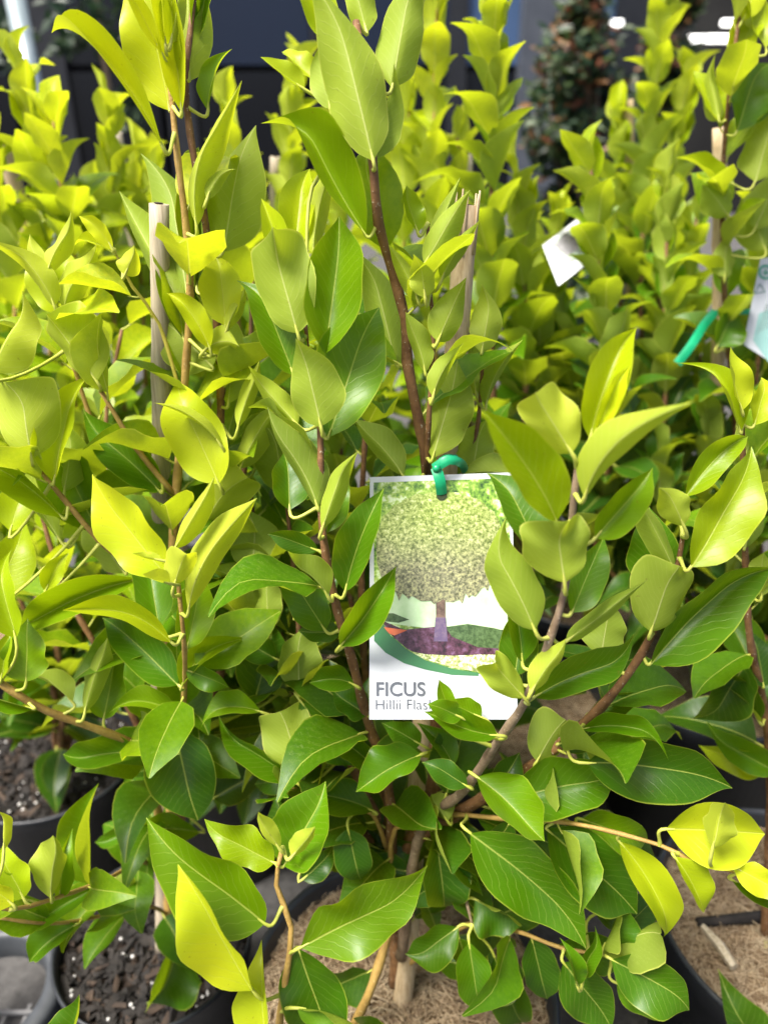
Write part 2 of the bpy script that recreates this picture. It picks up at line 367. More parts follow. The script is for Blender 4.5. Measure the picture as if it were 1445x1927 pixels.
slab('upper_pane', 1058, 1190, -260, 130, BY, .1, G_BLUE2); slab('glass_pane', 1058, 1190, 136, 400, BY, .1, G_DARK, .1)
slab('mullion', 1190, 1204, -260, 400, BY - .05, .12, FRAME, 0)
slab('opening', 1204, 1760, -260, 400, BY + .1, .1, BLACK, .02)  # solid near-black slab stands in for the shade inside the shop
LAMP = NT('lit_tube').set(col=(.9, .9, .9), emit=(1, .99, .93), es=1.6)
for (x0, x1, yy, h), lab in zip(((1072, 1170, 44, 12), (1358, 1440, 43, 11), (1296, 1328, 73, 12), (1331, 1398, 73, 13)), ('white tube reflection in the glass behind the red-tipped shrub', 'upper lit tube in the dark shop opening', 'shorter tube of the lit pair in the shop opening', 'longer tube of the lit pair in the shop opening')):  # first bar is a reflection in the glass, built as a glowing tube
    a, b = PY(x0, yy, BY - .3), PY(x1, yy, BY - .3); r = h / 2 * BY / FPX * .8
    mb = MB(); mb.tube([a, b], r, 10); o = mb.obj('tube_light', LAMP)
    tag(o, lab, 'light', 'fluorescent tubes of the shop')
# steel pole and sapling
mb = MB(); a, b = PY(22, -40, 3.2), PY(78, 240, 3.0); c = b + (b - a) * (b.z / max(.1, (a.z - b.z))) if a.z > b.z else b
c = Vector((b.x, b.y, 0)); mb.tube([a, b.lerp(a, 0.0), c], .034, 16)
m = NT('galvanised_steel'); GALV = m.set(col=m.ramp(m.noise(18, 3, .5, obj_vec(m)), [(.3, (.22, .28, .29)), (.7, (.33, .39, .40))]), rough=.4, metal=.35)
tag(mb.obj('steel_pole', GALV), 'pale galvanised steel pole in front of the dark glass wall', 'pole')
def small_leaf_cloud(centres, n, size, cols, seedv):
    r = random.Random(seedv); mb = MB()
    for k in range(n):
        c, rad = r.choice(centres); d = Vector((r.gauss(0, 1), r.gauss(0, 1), r.gauss(0, 1))).normalized() * rad * r.uniform(.35, 1) ** .6
        p = Vector(c) + d; ax = Vector((r.gauss(0, 1), r.gauss(0, 1), r.gauss(0, .7) + .3)).normalized(); sd_ = ax.orthogonal().normalized(); nn = ax.cross(sd_)
        s = size * r.uniform(.6, 1.3); q = [p, p + ax * s * .5 + sd_ * s * .22 + nn * s * .05, p + ax * s, p + ax * s * .5 - sd_ * s * .22 + nn * s * .05]
        ci = cols(p, r); mb.poly(q, ci)
    return mb
def plain_leaf(name, c, tr=.3):
    m = NT(name); n = m.noise(20, 3, .5, obj_vec(m)); m.set(col=m.ramp(n, [(.3, c), (.7, tuple(x * 1.5 for x in c))]), rough=.45)
    t = m.new('BsdfTranslucent'); t.inputs[0].default_value = (*[x * 1.3 for x in c], 1); mx = m.new('MixShader'); mx.inputs[0].default_value = tr
    m.t.links.new(m.b.outputs[0], mx.inputs[1]); m.t.links.new(t.outputs[0], mx.inputs[2]); m.t.links.new(mx.outputs[0], m.out.inputs[0]); return m.mat
SH = [plain_leaf('shrub_dark_green', (.012, .030, .012)), plain_leaf('shrub_green', (.04, .068, .018)), plain_leaf('shrub_red', (.13, .045, .022)), plain_leaf('shrub_copper', (.17, .085, .03))]
def shrub(px, Y, top, wide, label, group=None, seed=3, red=.55):
    base = PY(px, 300, Y); base.z = 0; tp = PY(px, top, Y).z; root = empty('red_tipped_shrub', base, label, 'shrub', group)
    mb = MB(); rr = random.Random(seed); tips = []
    mb.tube([base, base + Vector((.01, 0, tp * .5)), base + Vector((0, .01, tp * .9))], [.016, .011, .005], 7); adopt(mb.obj('trunk', BARK_T), root)
    cs = []
    for k in range(40):
        f = (k + .5) / 40; z = .12 * tp + f * tp * .86; w = wide * (1 - .35 * f) * rr.uniform(.5, 1); a = rr.uniform(0, 6.28)
        c = base + Vector((math.cos(a) * w * .6, math.sin(a) * w * .6, z)); cs.append((c, wide * rr.uniform(.28, .5) * (1 - .4 * f)))
        mb2 = MB(); mb2.tube([base + Vector((0, 0, z * .8)), c], [.005, .002], 5); adopt(mb2.obj('branch', BARK_T), root)
    def cols(p, r):
        h = p.z / tp
        return (2 if r.random() < .5 else 3) if r.random() < max(0, (h - .35)) * red * .75 else (1 if r.random() < .45 else 0)
    o = adopt(small_leaf_cloud(cs, 6500, .058, cols, seed).obj('crown', SH), root); o['kind'] = 'stuff'
shrub(1110, 3.3, -10, .40, 'tall dark shrub with coppery red tips in front of the grey column', seed=3)
shrub(1228, 3.9, -160, .17, 'slimmer red-tipped shrub beside the dark shop opening', seed=5)
sp = PY(205, 200, 3.6); sp.z = 0
sap = empty('sapling', sp, 'thin grey-trunked sapling with drooping dark leaves before the dark glass', 'tree')
mb = MB(); q = [sp, PY(222, 330, 3.6), PY(206, 170, 3.6), PY(190, 60, 3.6), PY(170, -120, 3.6)]; mb.tube(spline(q, .1), .014, 7); adopt(mb.obj('trunk', BARK_T), sap)
o = adopt(small_leaf_cloud([(PY(x, y, 3.6), r) for x, y, r in ((150, 10, .16), (240, 20, .17), (140, 80, .08), (255, 90, .09), (250, 210, .07), (200, -60, .25), (10, 90, .12))], 420, .07, lambda p, r: 0 if r.random() < .6 else 1, 8).obj('crown', [SH[0], plain_leaf('sapling_green', (.03, .05, .02))]), sap); o['kind'] = 'stuff'
# ------------------------------------------------------------------ pots
def pot(x, y, r, h, kind, label, group=None, seed=1, dense=1.0):
    root = empty('nursery_pot', (x, y, 0), label, 'plant pot', group)
    mb = MB(); mb.lathe([(r * .74, .004), (r * .78, .0), (r * .93, h - .03), (r * .965, h - .028), (r * .99, h - .004), (r, h), (r * .975, h + .002), (r * .955, h - .004), (r * .93, h - .03), (r * .75, .012), (0, .012)], 56)
    body = mb.obj('pot_wall', POT, root)
    rr = random.Random(seed); sz = h - .022
    mb = MB(); rows = []
    for i in range(9):
        q = i / 8 * r * .945; rows.append([Vector((q * math.cos(a * math.pi / 18), q * math.sin(a * math.pi / 18), sz + rr.uniform(-.003, .003))) for a in range(37)])
        rows[-1][36] = rows[-1][0]
    mb.quad_grid(rows, flip=True); mb.obj('potting_mix', SOIL if kind == 'soil' else COIRB, root)
    mb = MB()
    if kind == 'soil':
        for k in range(int(1000 * dense)):
            q = r * .9 * math.sqrt(rr.random()); a = rr.uniform(0, 6.28); c = (q * math.cos(a), q * math.sin(a), sz + rr.uniform(0, .006))
            rot = Matrix.Rotation(rr.uniform(0, 6.28), 3, 'Z') @ Matrix.Rotation(rr.gauss(0, .5), 3, 'X') @ Matrix.Rotation(rr.gauss(0, .4), 3, 'Y')
            u = rr.random(); s = rr.uniform(.5, 1.3)
            if u < .07: mb.lathe([(0, -.0014 * s), (.0015 * s, -.0008 * s), (.002 * s, .0004 * s), (.001 * s, .0015 * s), (0, .0017 * s)], 6, 2, (c[0], c[1], sz + .0065))
            else: mb.box(c, (rr.uniform(.005, .019) * s, rr.uniform(.003, .009) * s, .0035 * s), rot, 0 if u < .86 else 1, .45)
        o = mb.obj('bark_mulch', CHIP, root)
    else:
        for k in range(int(3800 * dense)):
            q = r * .92 * math.sqrt(rr.random()); a = rr.uniform(0, 6.28); c = Vector((q * math.cos(a), q * math.sin(a), sz + rr.uniform(-.001, .007)))
            b = rr.uniform(0, 6.28); L = rr.uniform(.008, .022); d = Vector((math.cos(b), math.sin(b), rr.gauss(0, .2))); e = Vector((-d.y, d.x, rr.gauss(0, .5))) * rr.gauss(0, .35)
            pts = [c - d * L, c - d * L * .3 + e * L * .5, c + d * L * .4 + e * L * .5, c + d * L]
            mb.tube([p if p.xy.length < r * .94 else Vector((*(p.xy.normalized() * r * .94), p.z)) for p in pts], .00038, 3, 0 if rr.random() < .7 else 1, False)
        o = mb.obj('coir_mulch', COIR, root)
    o['kind'] = 'stuff'; return root
MAIN, LEFT, RIGHTP, RB, BL = (.015, .42), (-.235, .52), (.396, .485), (.45, .86), (-.442, .777)
pot(*MAIN, .135, .265, 'coir', 'wide black pot with coir mulch under the tagged ficus', seed=1)
pot(*LEFT, .100, .195, 'soil', 'black pot of dark bark mix holding the grey stake', seed=2)
pot(*RIGHTP, .135, .265, 'coir', 'black pot with coir mulch and a dry split stick on it', seed=3)
pot(*RB, .135, .265, 'coir', 'black coir-mulched pot holding the tall stake with green tie', seed=4, dense=.7)
pot(*BL, .118, .195, 'soil', 'black pot of dark bark with no stake, beside the empty tray well', seed=5)
pot(-.215, .80, .10, .195, 'soil', 'small black soil pot tucked behind the grey stake', seed=6)
for (x, y) in ((.17, .80),):
    pot(x, y, .13, .26, 'coir', 'black coir pot half hidden behind the forked grey limb', seed=9, dense=.5)
# dry sticks on the right pot
mb = MB(); a, b = P(1322, 1742, .735), P(1362, 1880, .715); a.z = .252; b.z = .256
mb.tube([a, a.lerp(b, .5) + Vector((.001, 0, .002)), b], [.003, .0052, .0042], 5, smooth=False); tag(mb.obj('dry_stick', BAMBOO_G), 'pale split dry stick lying on the coir mulch', 'stick')
mb = MB(); a, b = P(1310, 1738, .74), P(1440, 1726, .745); a.z = b.z = .252
mb.tube([a, b], [.0045, .006], 6); tag(mb.obj('bark_piece', CHIP[0]), 'dark bark piece lying on the coir beside the pale stick', 'bark')
# pot-carrying tray with round wells, bottom left and between the pots
def tray(cx, cy, z, label, cells):
    root = empty('carry_tray', (cx, cy, 0), label, 'tray')
    for (x, y, r) in cells:
        mb = MB(); mb.lathe([(r, z - .03), (r, z), (r + .004, z + .004), (r + .016, z + .004), (r + .02, z), (r + .02, z - .05)], 40, 0, (x - cx, y - cy, 0)); mb.obj('well_ring', TRAY, root)
        mb = MB()
        for k in range(-2, 3):
            w = math.sqrt(max(0, (r) ** 2 - (k * r * .4) ** 2)); mb.box((x - cx + k * r * .4, y - cy, .012), (.004, 2 * w, .004)); mb.box((x - cx, y - cy + k * r * .4, .017), (2 * w, .004, .004))
        mb.obj('base_grid', simple('grey_grid', (.12, .12, .12), (.2, .2, .2), 20, .6, .05), root)
        for k in range(3):
            an = k * 2.09 + .5; mb = MB(); mb.box((x - cx + (r + .01) * math.cos(an), y - cy + (r + .01) * math.sin(an), z / 2), (.012, .012, z)); mb.obj('leg', TRAY, root)
tray(-.40, .48, .13, 'grey plastic pot tray with an empty round well', [(-.415, .50, .06)])
tray(.215, .40, .16, 'grey plastic tray wedged between the two coir pots', [(.2, .33, .035)])
# ------------------------------------------------------------------ stems of the near plants
GP = 'ficus plants standing in pots'
main = empty('ficus_plant', (*MAIN, .243), 'ficus plant carrying the large printed tree tag', 'plant')
left = empty('ficus_plant', (*LEFT, .173), 'yellow-leaved ficus growing against the square-cut grey stake', 'plant')
rightp = empty('ficus_plant', (*RIGHTP, .243), 'ficus growing from the coir pot with the dry split stick', 'plant')
rback = empty('ficus_plant', (*RB, .243), 'ficus tied with green ribbon beside the mint-printed tag', 'plant')
STEMS = {}
def stem(key, plant, r0, r1, mat, *pts):
    STEMS[key] = Stem(plant, [P(*p) for p in pts], r0 * .8 / 1000, r1 * .8 / 1000, mat)
stem('M1', main, 8, 2.6, BARK_D, (745, 1850, .68), (760, 1620, .63), (815, 1480, .58), (818, 1200, .545), (803, 890, .515), (785, 780, .495), (766, 680, .485), (762, 600, .475), (735, 500, .46), (712, 420, .44), (703, 320, .42), (690, 200, .42), (670, 40, .42))
stem('M2', main, 2.4, 1.2, BARK_D, (803, 890, .512), (806, 800, .488), (812, 700, .475), (815, 600, .468), (803, 500, .462), (806, 420, .46))
stem('N2', main, 2.6, 1.4, BARK_D, (818, 1000, .53), (885, 860, .535), (903, 760, .525), (908, 660, .515))
stem('M3', main, 6.5, 1.8, BARK_D, (745, 1800, .67), (738, 1640, .63), (730, 1480, .57), (690, 1350, .53), (662, 1240, .50), (635, 1150, .48), (608, 1010, .46), (603, 900, .455), (602, 800, .45), (580, 680, .45), (572, 590, .455))
stem('M4', main, 6, 2, BARK_T, (755, 1800, .66), (790, 1570, .58), (870, 1490, .52), (940, 1390, .47), (988, 1320, .44), (1035, 1200, .41), (1062, 1110, .40), (1075, 980, .385), (1086, 880, .372))
stem('M5', main, 6.5, 1.8, BARK_D, (790, 1570, .585), (960, 1470, .53), (1100, 1360, .49), (1180, 1270, .47), (1228, 1190, .455), (1268, 1090, .445), (1284, 1010, .437))
stem('M6', main, 2.8, 1.5, BARK_M, (750, 1720, .65), (735, 1590, .60), (765, 1545, .585), (850, 1533, .555), (940, 1540, .53), (1080, 1550, .5), (1240, 1590, .475), (1300, 1620, .465), (1385, 1640, .46))
stem('N6', main, 3, 1.5, BARK_M, (742, 1640, .63), (700, 1530, .585), (640, 1515, .57), (540, 1480, .56))
stem('M7', main, 5, 1.6, BARK_M, (742, 1720, .655), (690, 1880, .60), (620, 1985, .53), (545, 1995, .48), (526, 1930, .465), (538, 1840, .455), (548, 1745, .45), (520, 1665, .45), (532, 1595, .445))
stem('M8', main, 3.2, 1.4, BARK_M, (760, 1820, .67), (880, 1740, .60), (960, 1748, .565), (1060, 1785, .54), (1150, 1797, .53))
stem('M9', main, 3, 1.4, BARK_T, (755, 1780, .66), (800, 1640, .60), (860, 1650, .575), (888, 1740, .56))
stem('I1', main, 5, 1.8, BARK_D, (740, 1640, .63), (600, 1450, .61), (540, 1260, .59), (490, 1080, .58), (470, 900, .57))
stem('I2', main, 5, 1.8, BARK_D, (740, 1600, .62), (650, 1420, .58), (575, 1310, .57), (560, 1150, .57), (540, 950, .57))
stem('L1', left, 7, 1.8, BARK_M, (318, 1790, .79), (322, 1550, .70), (318, 1300, .62), (322, 1100, .57), (332, 930, .545), (345, 760, .52), (358, 560, .49), (352, 440, .47), (335, 300, .455), (325, 200, .45), (312, 60, .44), (305, -60, .44))
stem('L2', left, 6.5, 2.2, BARK_D, (330, 1780, .79), (345, 1500, .71), (400, 1150, .60), (412, 900, .55), (415, 700, .52), (395, 480, .485), (380, 380, .47), (358, 250, .46), (350, 150, .455), (365, 0, .455))
stem('L3', left, 3, 1.8, BARK_M, (332, 935, .545), (255, 840, .525), (190, 735, .51))
stem('L4', left, 4.2, 1.6, BARK_M, (320, 1180, .595), (260, 1075, .56), (190, 1020, .535), (130, 950, .515), (62, 870, .5))
stem('L5', left, 3.5, 1.5, BARK_M, (322, 1500, .69), (345, 1330, .56), (348, 1230, .49), (338, 1120, .465), (332, 1050, .46))
stem('L6', left, 5, 3, BARK_M, (312, 1620, .72), (290, 1480, .64), (270, 1410, .59), (90, 1338, .53), (0, 1285, .51), (-80, 1240, .5))
stem('L7', left, 2.8, 1.5, BARK_M, (312, 1650, .74), (268, 1622, .68), (200, 1655, .60), (100, 1692, .54), (20, 1712, .51), (-30, 1700, .5))
stem('L8', left, 2.4, 1.4, BARK_M, (314, 1720, .76), (280, 1706, .69), (200, 1722, .62), (100, 1738, .57), (-20, 1725, .54))
stem('L9', left, 2, 1, BARK_G, (345, 760, .52), (300, 610, .50), (250, 540, .485), (215, 470, .475))
stem('W1', left, 3.2, 1.2, BARK_M, (255, 1075, .565), (190, 850, .56), (140, 690, .54), (113, 600, .51), (90, 505, .5))
stem('R1', rightp, 6.5, 1.8, BARK_D, (1440, 1760, .735), (1450, 1500, .66), (1440, 1350, .62), (1410, 1200, .57), (1402, 1060, .55), (1398, 900, .52), (1396, 800, .50), (1392, 730, .5))
stem('R2', rback, 6.5, 1.8, BARK_D, (1358, 1290, 1.07), (1385, 900, .92), (1365, 600, .81), (1358, 400, .75), (1362, 280, .72), (1375, 140, .68), (1392, 20, .66), (1400, -60, .66))
